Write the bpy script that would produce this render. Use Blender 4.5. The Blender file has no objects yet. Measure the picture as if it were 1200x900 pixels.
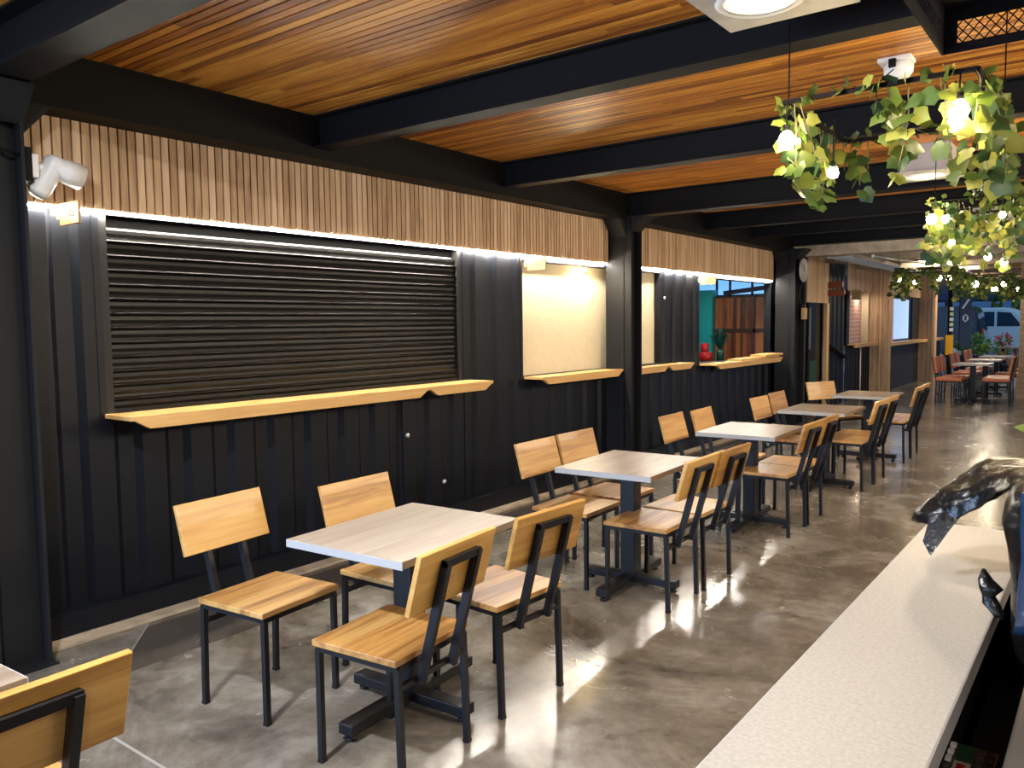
import bpy, bmesh, math, random
from mathutils import Vector, Matrix
S = bpy.context.scene
C = S.collection
PI = math.pi

# ------------------------------------------------------------------ camera, world, lights, exposure
cam_d = bpy.data.cameras.new('camera'); cam = bpy.data.objects.new('camera', cam_d); C.objects.link(cam)
cam_d.sensor_width = 36.0; cam_d.lens = 940.09/1200*36.0; cam_d.clip_start = 0.02; cam_d.clip_end = 300
_R = Vector((0.7962805, 0.6048103, -0.0119063)); _U = Vector((-0.0352538, 0.0660451, 0.9971937)); _F = Vector((-0.6038994, 0.7936262, -0.0739123))
cam.matrix_world = Matrix(((_R.x, _U.x, -_F.x, 4.132), (_R.y, _U.y, -_F.y, 0.0), (_R.z, _U.z, -_F.z, 1.525), (0, 0, 0, 1)))
S.camera = cam
S.view_settings.view_transform = 'Standard'; S.view_settings.look = 'None'
S.view_settings.exposure = 0.0; S.view_settings.gamma = 1.0; S.view_settings.use_curve_mapping = False
world = bpy.data.worlds.new('world'); S.world = world; world.use_nodes = True
wn = world.node_tree.nodes; wb = wn['Background']
wb.inputs['Color'].default_value = (0.42, 0.62, 1.0, 1); wb.inputs['Strength'].default_value = 0.7

def area(name, loc, size, power, col, rot=(0, 0, 0), sy=None, spread=PI):
    l = bpy.data.lights.new(name, 'AREA'); l.energy = power; l.color = col
    l.shape = 'RECTANGLE' if sy else 'DISK'; l.size = size; l.spread = spread
    if sy: l.size_y = sy
    o = bpy.data.objects.new(name, l); C.objects.link(o); o.location = loc; o.rotation_euler = rot
    return o
WARM = (1.0, 0.83, 0.62)
PANELS = [(3.175, 2.675), (2.95, 6.64), (3.175, -0.95), (2.95, 10.2)]
PANEL_W = [40, 36, 22, 34]
for (px, py), pw in zip(PANELS, PANEL_W):
    area('ceiling_panel_lamp', (px, py, 2.565), 0.26, pw, WARM)
for y in (14.6, 18.6, 22.2):
    area('rear_ceiling_lamp', (1.6, y, 2.58), 0.5, 75, WARM)
area('stall_lamp', (4.75, -0.9, 2.3), 0.4, 24, (1.0, 0.9, 0.78), (math.radians(35), 0, 0))
# cool white ceiling lamp in the bay before the first column; the beam cuts its light on the slats
area('cool_ceiling_lamp', (2.3, 0.34, 2.76), 0.10, 150, (0.92, 0.95, 1.0))
# daylight entering by the open front of the hall, behind the camera
area('entrance_daylight', (0.6, -3.8, 0.9), 3.4, 460, (0.47, 0.66, 1.0), (math.radians(90), 0, 0), sy=1.6)
# strip lights of the stalls along the opposite side of the hall
for y0, p in ((3.6, 78), (6.6, 78), (9.8, 80)):
    area('opposite_stall_light', (5.45, y0, 2.15), 0.4, p, (1.0, 0.86, 0.68), (0, math.radians(90), 0), sy=2.6)
area('added_kitchen_fill', (-0.9, 10.6, 2.25), 0.3, 22, (1.0, 0.9, 0.78))  # unseen fill light, added to brighten the panels inside the hatch
# daylight on the street at the far end
sun = bpy.data.lights.new('sun', 'SUN'); sun.energy = 1.2; sun.angle = 0.6; sun.color = (0.75, 0.88, 1.0)
so = bpy.data.objects.new('sun', sun); C.objects.link(so); so.rotation_euler = (math.radians(-38), math.radians(12), 0); so.location = (0, 40, 12)

# ------------------------------------------------------------------ materials
def new_mat(name):
    m = bpy.data.materials.new(name); m.use_nodes = True
    return m, m.node_tree.nodes, m.node_tree.links, m.node_tree.nodes['Principled BSDF']
def flat(name, col, rough=0.5, metal=0.0, bump=0.0, bscale=60, var=0.0, coat=0.0, spec=0.5):
    m, n, l, b = new_mat(name)
    b.inputs['Roughness'].default_value = rough; b.inputs['Metallic'].default_value = metal
    b.inputs['Coat Weight'].default_value = coat; b.inputs['Specular IOR Level'].default_value = spec
    b.inputs['Base Color'].default_value = (*col, 1)
    tc = n.new('ShaderNodeTexCoord')
    nz = n.new('ShaderNodeTexNoise'); nz.inputs['Scale'].default_value = bscale; nz.inputs['Detail'].default_value = 4
    l.new(tc.outputs['Object'], nz.inputs['Vector'])
    if var:
        r = n.new('ShaderNodeValToRGB'); a, c = r.color_ramp.elements
        a.position = 0.3; c.position = 0.7
        a.color = tuple(x*(1-var) for x in col)+(1,); c.color = tuple(min(1, x*(1+var)) for x in col)+(1,)
        l.new(nz.outputs['Fac'], r.inputs['Fac']); l.new(r.outputs['Color'], b.inputs['Base Color'])
    if bump:
        bp = n.new('ShaderNodeBump'); bp.inputs['Strength'].default_value = bump; bp.inputs['Distance'].default_value = 0.01
        l.new(nz.outputs['Fac'], bp.inputs['Height']); l.new(bp.outputs['Normal'], b.inputs['Normal'])
    return m
def wood(name, dark, mid, light, axis='y', rough=0.45, island=0.25, scale=1.0, planks=0.0, plank_axis='x', objrand=0.0, coat=0.0, contrast=1.0):
    """grain runs along axis; island = tone change per loose board; planks = width of glued staves"""
    m, n, l, b = new_mat(name)
    b.inputs['Roughness'].default_value = rough; b.inputs['Coat Weight'].default_value = coat
    tc = n.new('ShaderNodeTexCoord'); geo = n.new('ShaderNodeNewGeometry'); oi = n.new('ShaderNodeObjectInfo')
    off = n.new('ShaderNodeMath'); off.operation = 'MULTIPLY_ADD'
    l.new(geo.outputs['Random Per Island'], off.inputs[0]); off.inputs[1].default_value = 37.0; l.new(oi.outputs['Random'], off.inputs[2])
    sc = n.new('ShaderNodeMath'); sc.operation = 'MULTIPLY'; l.new(off.outputs[0], sc.inputs[0]); sc.inputs[1].default_value = 13.7
    add = n.new('ShaderNodeVectorMath'); add.operation = 'ADD'
    l.new(tc.outputs['Object'], add.inputs[0]); l.new(sc.outputs[0], add.inputs[1])
    mp = n.new('ShaderNodeMapping'); st = {'x': (1.2, 16, 16), 'y': (16, 1.2, 16), 'z': (16, 16, 1.2)}[axis]
    mp.inputs['Scale'].default_value = tuple(v*scale for v in st)
    l.new(add.outputs[0], mp.inputs['Vector'])
    nz = n.new('ShaderNodeTexNoise'); nz.inputs['Scale'].default_value = 1.6; nz.inputs['Detail'].default_value = 7; nz.inputs['Roughness'].default_value = 0.62
    nz.inputs['Distortion'].default_value = 0.7
    l.new(mp.outputs[0], nz.inputs['Vector'])
    fac = nz.outputs['Fac']
    def addto(f, src, amt):
        k = n.new('ShaderNodeMath'); k.operation = 'SUBTRACT'; l.new(src, k.inputs[0]); k.inputs[1].default_value = 0.5
        q = n.new('ShaderNodeMath'); q.operation = 'MULTIPLY_ADD'; l.new(k.outputs[0], q.inputs[0]); q.inputs[1].default_value = amt; l.new(f, q.inputs[2])
        return q.outputs[0]
    if island: fac = addto(fac, geo.outputs['Random Per Island'], island)
    if objrand: fac = addto(fac, oi.outputs['Random'], objrand)
    if planks:
        sx = n.new('ShaderNodeSeparateXYZ'); l.new(tc.outputs['Object'], sx.inputs[0])
        dv = n.new('ShaderNodeMath'); dv.operation = 'DIVIDE'; l.new(sx.outputs[plank_axis.upper()], dv.inputs[0]); dv.inputs[1].default_value = planks
        fl = n.new('ShaderNodeMath'); fl.operation = 'FLOOR'; l.new(dv.outputs[0], fl.inputs[0])
        ad = n.new('ShaderNodeMath'); ad.operation = 'MULTIPLY_ADD'; l.new(oi.outputs['Random'], ad.inputs[0]); ad.inputs[1].default_value = 51.0; l.new(fl.outputs[0], ad.inputs[2])
        wn_ = n.new('ShaderNodeTexWhiteNoise'); wn_.noise_dimensions = '1D'; l.new(ad.outputs[0], wn_.inputs['W'])
        fac = addto(fac, wn_.outputs['Value'], 0.28)
    r = n.new('ShaderNodeValToRGB'); e = r.color_ramp.elements
    w = 0.24/contrast
    e[0].position = max(0, 0.5-w); e[0].color = (*dark, 1); e[1].position = min(1, 0.5+w); e[1].color = (*light, 1)
    k = e.new(0.5); k.color = (*mid, 1)
    l.new(fac, r.inputs['Fac']); l.new(r.outputs['Color'], b.inputs['Base Color'])
    bp = n.new('ShaderNodeBump'); bp.inputs['Strength'].default_value = 0.12; bp.inputs['Distance'].default_value = 0.004
    l.new(nz.outputs['Fac'], bp.inputs['Height']); l.new(bp.outputs['Normal'], b.inputs['Normal'])
    return m
def emit(name, col, strength):
    m, n, l, b = new_mat(name)
    b.inputs['Base Color'].default_value = (*col, 1); b.inputs['Emission Color'].default_value = (*col, 1)
    b.inputs['Emission Strength'].default_value = strength
    return m

M = {}
M['black'] = flat('black_steel_paint', (0.0042, 0.0040, 0.0038), 0.6, bump=0.05, bscale=40, spec=0.16)
M['column'] = flat('black_column_paint', (0.013, 0.0135, 0.0145), 0.55, spec=0.14)
M['cage'] = flat('matt_black_cage_paint', (0.005, 0.004, 0.005), 0.9, spec=0.08)
M['leg'] = flat('black_powder_coat', (0.0065, 0.0065, 0.008), 0.42, spec=0.3)
M['container'] = flat('navy_black_container_paint', (0.0024, 0.0040, 0.0080), 0.46, bump=0.08, bscale=9, var=0.25, spec=0.26)
M['jamb'] = flat('grey_black_jamb_paint', (0.016, 0.016, 0.016), 0.5, spec=0.25)
M['shutter'] = flat('black_shutter_steel', (0.0042, 0.0040, 0.0038), 0.33, bump=0.1, bscale=14, var=0.5, spec=0.24)
M['fascia'] = wood('fascia_slat_wood', (0.38, 0.225, 0.115), (0.60, 0.40, 0.225), (0.76, 0.54, 0.34), 'z', 0.55, island=0.36)
M['ceilwood'] = wood('ceiling_board_wood', (0.18, 0.046, 0.006), (0.48, 0.168, 0.019), (0.76, 0.34, 0.048), 'x', 0.42, island=0.34, scale=0.8)
M['sill'] = wood('pine_ledge_wood', (0.50, 0.27, 0.085), (0.62, 0.37, 0.13), (0.70, 0.46, 0.19), 'y', 0.4, island=0.15, contrast=0.8)
M['chair'] = wood('chair_teak_wood', (0.20, 0.085, 0.022), (0.41, 0.215, 0.062), (0.54, 0.32, 0.11), 'y', 0.33, island=0.0, planks=0.062, plank_axis='x', objrand=0.3, coat=0.15)
M['back'] = wood('chair_back_wood', (0.27, 0.125, 0.028), (0.45, 0.24, 0.056), (0.56, 0.335, 0.098), 'y', 0.36, island=0.0, planks=0.07, plank_axis='z', objrand=0.25, coat=0.1)
M['table'] = wood('grey_oak_laminate', (0.135, 0.10, 0.072), (0.225, 0.175, 0.132), (0.29, 0.235, 0.185), 'y', 0.32, island=0.0, scale=0.8, objrand=0.1)
M['tedge'] = flat('pale_grey_edge_band', (0.35, 0.35, 0.35), 0.4)
M['wall_cream'] = flat('cream_painted_board', (0.72, 0.62, 0.42), 0.7, bump=0.02, bscale=20, var=0.04)
M['white'] = flat('white_plastic', (0.78, 0.78, 0.76), 0.4)
M['panelgrey'] = flat('galvanised_panel', (0.42, 0.40, 0.36), 0.5, var=0.12, bscale=14)
M['led'] = emit('led_strip_white', (1.0, 0.93, 0.80), 330)
M['diffuser'] = emit('downlight_diffuser', (1.0, 0.93, 0.80), 0.62)
M['bulb'] = emit('warm_bulb_glass', (1.0, 0.78, 0.45), 165)
M['bulbdim'] = emit('warm_bulb_glass_far', (1.0, 0.82, 0.52), 45)
M['copper'] = flat('copper_socket', (0.75, 0.36, 0.20), 0.3, metal=0.9)
M['concrete_beam'] = flat('warm_concrete', (0.36, 0.29, 0.21), 0.75, bump=0.1, bscale=8, var=0.25)
M['ceil2'] = flat('rear_ceiling_slab', (0.30, 0.245, 0.18), 0.8, bump=0.1, bscale=6, var=0.3)
M['steel'] = flat('galvanised_steel', (0.45, 0.44, 0.41), 0.35, metal=0.8)
M['brass'] = flat('brass_plate', (0.36, 0.22, 0.07), 0.45, metal=0.25)
M['ink'] = flat('dark_engraving', (0.03, 0.02, 0.012), 0.6)
M['teal'] = flat('teal_painted_panel', (0.008, 0.36, 0.42), 0.5)
M['blueglass'] = emit('daylit_blue_glass', (0.18, 0.48, 0.85), 1.1)
M['bluebar'] = flat('blue_window_bar', (0.01, 0.03, 0.10), 0.5)
M['mahog'] = wood('dark_mahogany_planks', (0.045, 0.016, 0.01), (0.17, 0.055, 0.025), (0.32, 0.12, 0.045), 'z', 0.45, island=0.6)
M['darkwood'] = flat('dark_wood_rail', (0.035, 0.018, 0.014), 0.5)
M['red'] = flat('red_enamel', (0.38, 0.012, 0.02), 0.3)
M['counter'] = flat('speckled_grey_stone', (0.30, 0.283, 0.262), 0.45, bump=0.03, bscale=140, var=0.13)
M['bag'] = flat('black_bin_bag', (0.004, 0.004, 0.0045), 0.27, bump=0.6, bscale=26, spec=0.3)
M['bluefilm'] = flat('blue_black_plastic_film', (0.010, 0.026, 0.06), 0.2, bump=0.5, bscale=30, coat=0.6)
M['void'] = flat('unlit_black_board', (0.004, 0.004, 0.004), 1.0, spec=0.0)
M['orange'] = flat('orange_leatherette', (0.48, 0.145, 0.06), 0.42, bump=0.05, bscale=60, var=0.12)
M['glassdoor'] = flat('dark_glass', (0.004, 0.006, 0.006), 0.2, spec=0.25)
M['greenled'] = flat('green_bottle_stock', (0.01, 0.06, 0.03), 0.3)
M['signwood'] = flat('red_brown_sign_board', (0.22, 0.055, 0.018), 0.5, var=0.2)
M['lightwood'] = flat('light_wood_plaque', (0.56, 0.36, 0.16), 0.5)
M['yellow'] = flat('yellow_plastic', (0.85, 0.45, 0.01), 0.4)
M['pinkbox'] = flat('lilac_menu_board', (0.62, 0.42, 0.66), 0.6)
M['van'] = flat('pale_blue_white_car_paint', (0.60, 0.78, 0.82), 0.25, coat=0.6)
M['suv'] = flat('black_blue_car_paint', (0.012, 0.018, 0.035), 0.15, coat=0.8)
M['carglass'] = flat('tinted_car_glass', (0.02, 0.05, 0.08), 0.06, coat=0.5)
M['tyre'] = flat('tyre_rubber', (0.012, 0.012, 0.012), 0.8)
M['taillight'] = flat('red_lens', (0.5, 0.03, 0.02), 0.2)
M['asphalt'] = flat('asphalt', (0.07, 0.075, 0.085), 0.8, bump=0.2, bscale=30, var=0.3)
M['bluebuild'] = flat('blue_grey_facade', (0.035, 0.05, 0.065), 0.6, var=0.4, bscale=0.8)
M['windowlit'] = flat('facade_glass', (0.14, 0.28, 0.46), 0.2)
M['plankbrown'] = flat('brown_plank', (0.19, 0.085, 0.035), 0.55, var=0.2)
M['petal'] = flat('red_petals', (0.55, 0.05, 0.04), 0.5)
M['stem'] = flat('vine_stem', (0.10, 0.085, 0.035), 0.7)
M['banner'] = flat('blue_banner', (0.02, 0.045, 0.10), 0.5)
M['whiteprint'] = flat('white_print', (0.75, 0.85, 0.92), 0.5)
M['greenprint'] = flat('pale_green_print', (0.55, 0.75, 0.45), 0.5)
M['silver'] = flat('aluminium_bare', (0.6, 0.6, 0.6), 0.3, metal=0.7)
M['keygrey'] = flat('dark_grey_keys', (0.055, 0.052, 0.048), 0.4)
M['keybody'] = flat('brown_black_register', (0.035, 0.031, 0.024), 0.4)
M['paper'] = flat('printed_paper', (0.55, 0.66, 0.78), 0.7, var=0.1, bscale=70)
M['clockface'] = flat('clock_white', (0.45, 0.43, 0.40), 0.4)
M['green'] = flat('dark_green_plastic', (0.006, 0.07, 0.06), 0.4)

def leaf_mat(name, a, b_, c):
    m, n, l, b = new_mat(name)
    geo = n.new('ShaderNodeNewGeometry'); r = n.new('ShaderNodeValToRGB'); e = r.color_ramp.elements
    e[0].color = (*a, 1); e[1].color = (*c, 1); k = e.new(0.6); k.color = (*b_, 1)
    l.new(geo.outputs['Random Per Island'], r.inputs['Fac']); l.new(r.outputs['Color'], b.inputs['Base Color'])
    b.inputs['Roughness'].default_value = 0.45
    tr = n.new('ShaderNodeBsdfTranslucent'); l.new(r.outputs['Color'], tr.inputs['Color'])
    mx = n.new('ShaderNodeMixShader'); mx.inputs[0].default_value = 0.4
    out = n['Material Output']
    l.new(b.outputs[0], mx.inputs[1]); l.new(tr.outputs[0], mx.inputs[2]); l.new(mx.outputs[0], out.inputs['Surface'])
    return m
M['ivy'] = leaf_mat('ivy_leaf', (0.014, 0.045, 0.018), (0.075, 0.115, 0.015), (0.25, 0.25, 0.05))
M['bush'] = leaf_mat('bush_leaf', (0.03, 0.10, 0.03), (0.12, 0.24, 0.04), (0.30, 0.42, 0.08))

def brick_mat(name, c1, c2, mortar, scale, bw=0.5, rh=0.25, rot=None):
    m, n, l, b = new_mat(name)
    tc = n.new('ShaderNodeTexCoord'); mp = n.new('ShaderNodeMapping')
    mp.inputs['Rotation'].default_value = rot or (math.radians(90), 0, 0)
    l.new(tc.outputs['Object'], mp.inputs['Vector'])
    br = n.new('ShaderNodeTexBrick'); br.inputs['Scale'].default_value = scale
    br.inputs['Color1'].default_value = (*c1, 1); br.inputs['Color2'].default_value = (*c2, 1); br.inputs['Mortar'].default_value = (*mortar, 1)
    br.inputs['Brick Width'].default_value = bw; br.inputs['Row Height'].default_value = rh; br.inputs['Mortar Size'].default_value = 0.014
    l.new(mp.outputs[0], br.inputs['Vector']); l.new(br.outputs['Color'], b.inputs['Base Color'])
    b.inputs['Roughness'].default_value = 0.7
    return m
M['pinkbrick'] = brick_mat('pink_brick', (0.70, 0.42, 0.36), (0.62, 0.34, 0.29), (0.82, 0.72, 0.66), 2.0, 0.5, 0.16, (0, math.radians(90), math.radians(90)))
M['tanbrick'] = brick_mat('tan_brick', (0.52, 0.37, 0.22), (0.42, 0.29, 0.17), (0.30, 0.22, 0.15), 2.2, 0.5, 0.22)

def floor_mat():
    m, n, l, b = new_mat('polished_concrete')
    tc = n.new('ShaderNodeTexCoord')
    def noise(scale, det=6, rough=0.6, dist=0.0, off=0):
        z = n.new('ShaderNodeTexNoise'); z.inputs['Scale'].default_value = scale; z.inputs['Detail'].default_value = det
        z.inputs['Roughness'].default_value = rough; z.inputs['Distortion'].default_value = dist
        mp = n.new('ShaderNodeMapping'); mp.inputs['Location'].default_value = (off, off*0.7, 0)
        l.new(tc.outputs['Object'], mp.inputs['Vector']); l.new(mp.outputs[0], z.inputs['Vector'])
        return z.outputs['Fac']
    def ramp(f, stops):
        r = n.new('ShaderNodeValToRGB'); e = r.color_ramp.elements
        e[0].position, e[0].color = stops[0][0], (*stops[0][1], 1); e[1].position, e[1].color = stops[-1][0], (*stops[-1][1], 1)
        for p, c in stops[1:-1]:
            k = e.new(p); k.color = (*c, 1)
        l.new(f, r.inputs['Fac']); return r.outputs['Color']
    def mix(fac, a, c, mode='MIX'):
        x = n.new('ShaderNodeMix'); x.data_type = 'RGBA'; x.blend_type = mode
        if isinstance(fac, float): x.inputs[0].default_value = fac
        else: l.new(fac, x.inputs[0])
        l.new(a, x.inputs[6]); l.new(c, x.inputs[7]); return x.outputs[2]
    base = ramp(noise(1.1, 9, 0.68, 0.9), [(0.30, (0.065, 0.056, 0.046)), (0.5, (0.17, 0.153, 0.13)), (0.68, (0.31, 0.30, 0.28))])
    fine = ramp(noise(7.0, 8, 0.7, 0.4, 5), [(0.3, (0.62, 0.6, 0.57)), (0.7, (1.12, 1.1, 1.07))])
    col = mix(1.0, base, fine, 'MULTIPLY')
    st = ramp(noise(2.6, 3, 0.5, 1.6, 11), [(0.60, (0, 0, 0)), (0.68, (1, 1, 1))])
    dk = n.new('ShaderNodeRGB'); dk.outputs[0].default_value = (0.05, 0.04, 0.032, 1)
    sm = n.new('ShaderNodeMath'); sm.operation = 'MULTIPLY'; l.new(st, sm.inputs[0]); sm.inputs[1].default_value = 0.5
    col = mix(sm.outputs[0], col, dk.outputs[0])
    # sawn joints: lines of their own in the slab
    sx = n.new('ShaderNodeSeparateXYZ'); l.new(tc.outputs['Object'], sx.inputs[0])
    def math_(op, a, bb):
        k = n.new('ShaderNodeMath'); k.operation = op
        for i, v in enumerate((a, bb)):
            if isinstance(v, (int, float)): k.inputs[i].default_value = v
            else: l.new(v, k.inputs[i])
        return k.outputs[0]
    # wide spacing of slabs: x joints every 3.2 m from 1.33... and a diagonal crack line by the post
    d1 = math_('ABSOLUTE', math_('SUBTRACT', sx.outputs['Y'], 1.395), 0)
    d1 = math_('LESS_THAN', d1, 0.006)
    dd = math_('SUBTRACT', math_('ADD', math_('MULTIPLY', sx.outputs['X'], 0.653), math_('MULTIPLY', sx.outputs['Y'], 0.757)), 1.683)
    d2 = math_('MULTIPLY', math_('LESS_THAN', math_('ABSOLUTE', dd, 0), 0.005), math_('LESS_THAN', sx.outputs['X'], 0.66))
    d3 = math_('LESS_THAN', math_('ABSOLUTE', math_('SUBTRACT', math_('MODULO', math_('ADD', sx.outputs['Y'], 0.6), 3.6), 1.8), 0), 0.004)
    d1x = math_('MULTIPLY', d1, math_('GREATER_THAN', sx.outputs['X'], 0.9))
    j = math_('MAXIMUM', d1x, d2)
    lt = n.new('ShaderNodeRGB'); lt.outputs[0].default_value = (0.36, 0.35, 0.34, 1)
    jm = math_('MULTIPLY', j, 0.75)
    col = mix(jm, col, lt.outputs[0])
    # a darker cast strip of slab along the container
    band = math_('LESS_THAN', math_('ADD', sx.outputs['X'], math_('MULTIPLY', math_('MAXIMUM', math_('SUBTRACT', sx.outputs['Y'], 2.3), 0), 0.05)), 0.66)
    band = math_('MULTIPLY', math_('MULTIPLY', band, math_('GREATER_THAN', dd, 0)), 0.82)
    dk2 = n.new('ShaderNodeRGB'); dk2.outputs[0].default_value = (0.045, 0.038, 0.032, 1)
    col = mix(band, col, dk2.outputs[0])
    l.new(col, b.inputs['Base Color'])
    rr = n.new('ShaderNodeMapRange'); l.new(noise(3.2, 6, 0.65, 0.5, 3), rr.inputs['Value'])
    rr.inputs['From Min'].default_value = 0.3; rr.inputs['From Max'].default_value = 0.7; rr.inputs['To Min'].default_value = 0.13; rr.inputs['To Max'].default_value = 0.30
    l.new(rr.outputs[0], b.inputs['Roughness'])
    bp = n.new('ShaderNodeBump'); bp.inputs['Strength'].default_value = 0.02; bp.inputs['Distance'].default_value = 0.02
    l.new(noise(2.0, 5, 0.6, 0.2, 7), bp.inputs['Height']); l.new(bp.outputs['Normal'], b.inputs['Normal'])
    b.inputs['Coat Weight'].default_value = 0.15; b.inputs['Coat Roughness'].default_value = 0.12
    return m
M['floor'] = floor_mat()

# ------------------------------------------------------------------ mesh helpers
class MB:
    def __init__(self): self.bm = bmesh.new()
    def box(self, x0, x1, y0, y1, z0, z1, bev=0.0):
        b = self.bm if not bev else bmesh.new()
        vs = [b.verts.new((x, y, z)) for x in (x0, x1) for y in (y0, y1) for z in (z0, z1)]
        for f in ((0, 1, 3, 2), (4, 6, 7, 5), (0, 4, 5, 1), (2, 3, 7, 6), (0, 2, 6, 4), (1, 5, 7, 3)): b.faces.new([vs[i] for i in f])
        if bev:
            bmesh.ops.bevel(b, geom=b.edges[:], offset=bev, segments=2, affect='EDGES', profile=0.6)
            self.merge(b)
        return self
    def merge(self, b, mat=None):
        if mat: bmesh.ops.transform(b, matrix=mat, verts=b.verts)
        mp = {v: self.bm.verts.new(v.co) for v in b.verts}
        for f in b.faces:
            try: nf = self.bm.faces.new([mp[v] for v in f.verts]); nf.smooth = f.smooth
            except ValueError: pass
        b.free(); return self
    def bar(self, a, b, w, h=None, up=(0, 0, 1)):
        a, b = Vector(a), Vector(b); h = h or w
        d = (b-a).normalized(); u = Vector(up)
        if abs(d.dot(u)) > 0.97: u = Vector((1, 0, 0))
        s = d.cross(u).normalized(); t = s.cross(d).normalized()
        vs = [self.bm.verts.new(p + s*i*w/2 + t*j*h/2) for p in (a, b) for i, j in ((-1, -1), (1, -1), (1, 1), (-1, 1))]
        for f in ((3, 2, 1, 0), (4, 5, 6, 7), (0, 1, 5, 4), (1, 2, 6, 5), (2, 3, 7, 6), (3, 0, 4, 7)): self.bm.faces.new([vs[i] for i in f])
        return self
    def tube(self, pts, r, n=8, cap=True):
        pts = [Vector(p) for p in pts]; rings = []
        rs = r if isinstance(r, (list, tuple)) else [r]*len(pts)
        ref = None
        for i, p in enumerate(pts):
            d = (pts[min(i+1, len(pts)-1)]-pts[max(i-1, 0)]).normalized()
            if ref is None: ref = Vector((0, 0, 1)) if abs(d.z) < 0.9 else Vector((1, 0, 0))
            s = d.cross(ref).normalized(); t = s.cross(d).normalized(); ref = t
            rings.append([self.bm.verts.new(p + (s*math.cos(2*PI*k/n)+t*math.sin(2*PI*k/n))*rs[i]) for k in range(n)])
        for a, b in zip(rings, rings[1:]):
            for k in range(n):
                f = self.bm.faces.new((a[k], a[(k+1) % n], b[(k+1) % n], b[k])); f.smooth = True
        if cap:
            self.bm.faces.new(rings[0][::-1]); self.bm.faces.new(rings[-1])
        return self
    def lathe(self, prof, c=(0, 0, 0), n=24, mat=None):
        b = bmesh.new(); rings = []
        for r, z in prof:
            rings.append([b.verts.new((c[0]+r*math.cos(2*PI*k/n), c[1]+r*math.sin(2*PI*k/n), c[2]+z)) for k in range(n)] if r > 1e-6 else [b.verts.new((c[0], c[1], c[2]+z))])
        for p, q in zip(rings, rings[1:]):
            for k in range(n):
                k2 = (k+1) % n
                if len(p) == 1 and len(q) == 1: continue
                if len(p) == 1: f = b.faces.new((p[0], q[k2], q[k]))
                elif len(q) == 1: f = b.faces.new((p[k], p[k2], q[0]))
                else: f = b.faces.new((p[k], p[k2], q[k2], q[k]))
                f.smooth = True
        return self.merge(b, mat)
    def prism(self, poly, axis, a, b):
        """poly in the plane normal to axis, extruded from a to b"""
        def P(u, v, w): return {'x': (w, u, v), 'y': (u, w, v), 'z': (u, v, w)}[axis]
        A = [self.bm.verts.new(P(u, v, a)) for u, v in poly]; B = [self.bm.verts.new(P(u, v, b)) for u, v in poly]
        n = len(poly)
        self.bm.faces.new(A); self.bm.faces.new(B[::-1])
        for k in range(n): self.bm.faces.new((A[k], B[k], B[(k+1) % n], A[(k+1) % n]))
        return self
    def quad(self, *ps):
        self.bm.faces.new([self.bm.verts.new(p) for p in ps]); return self
    def xf(self, m): bmesh.ops.transform(self.bm, matrix=m, verts=self.bm.verts); return self
    def build(self, name, mat, parent=None, loc=None, rot=None, fix=True):
        if fix: bmesh.ops.recalc_face_normals(self.bm, faces=self.bm.faces[:])
        me = bpy.data.meshes.new(name); self.bm.to_mesh(me); self.bm.free()
        me.materials.append(mat)
        o = bpy.data.objects.new(name, me); C.objects.link(o)
        if parent: o.parent = parent
        if loc is not None: o.location = loc
        if rot is not None: o.rotation_euler = rot
        return o
def thing(name, label, cat, loc=(0, 0, 0), rz=0.0, group=None):
    o = bpy.data.objects.new(name, None); C.objects.link(o); o.empty_display_size = 0.1
    o.location = loc; o.rotation_euler = (0, 0, rz)
    return tag(o, label, cat, group)
def tag(o, label, cat, group=None):
    o['label'] = label; o['category'] = cat
    if group: o['group'] = group
    return o
def struct(o, label=None):
    o['kind'] = 'structure'
    if label: o['label'] = label
    return o
def dup(root, loc, rz, label, group=None):
    r = root.copy(); C.objects.link(r); r.location = loc; r.rotation_euler = (0, 0, rz); r['label'] = label
    if group: r['group'] = group
    for ch in list(root.children):
        c = ch.copy(); C.objects.link(c); c.parent = r
        for g in list(ch.children):
            d = g.copy(); C.objects.link(d); d.parent = c
    return r
def text_mesh(txt, size, name, mat, parent, loc, rot, depth=0.0015):
    cu = bpy.data.curves.new(name, 'FONT'); cu.body = txt; cu.size = size; cu.align_x = 'CENTER'; cu.align_y = 'CENTER'; cu.extrude = depth
    t = bpy.data.objects.new(name, cu); C.objects.link(t)
    dg = bpy.context.evaluated_depsgraph_get(); me = bpy.data.meshes.new_from_object(t.evaluated_get(dg))
    bpy.data.objects.remove(t)
    o = bpy.data.objects.new(name, me); C.objects.link(o); me.materials.clear(); me.materials.append(mat)
    o.parent = parent; o.location = loc; o.rotation_euler = rot
    return o

# ------------------------------------------------------------------ the setting
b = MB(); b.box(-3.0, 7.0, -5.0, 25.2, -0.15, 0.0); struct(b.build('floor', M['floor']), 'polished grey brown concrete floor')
b = MB(); b.box(-25, 30, 25.2, 62, -0.2, -0.02); struct(b.build('street_ground', M['asphalt']), 'asphalt street beyond the hall')

ZC = 2.79
rnd = random.Random(4)
b = MB(); y = -2.0
while y < 11.95:                                        # narrow ceiling boards, each cut to random lengths
    x = 0.1 - rnd.random()*1.2
    while x < 5.6:
        L = 0.9+rnd.random()*1.6
        x0, x1 = max(x, 0.1), min(x+L-0.003, 5.6)
        if x1-x0 > 0.02: b.box(x0, x1, y, y+0.040, ZC, ZC+0.014)
        x += L
    y += 0.05
struct(b.build('ceiling', M['ceilwood']), 'orange brown boarded ceiling')
b = MB(); b.box(0.0, 5.7, -2.0, 12.0, ZC+0.02, ZC+0.10); struct(b.build('ceiling_slab', M['void']))

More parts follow.
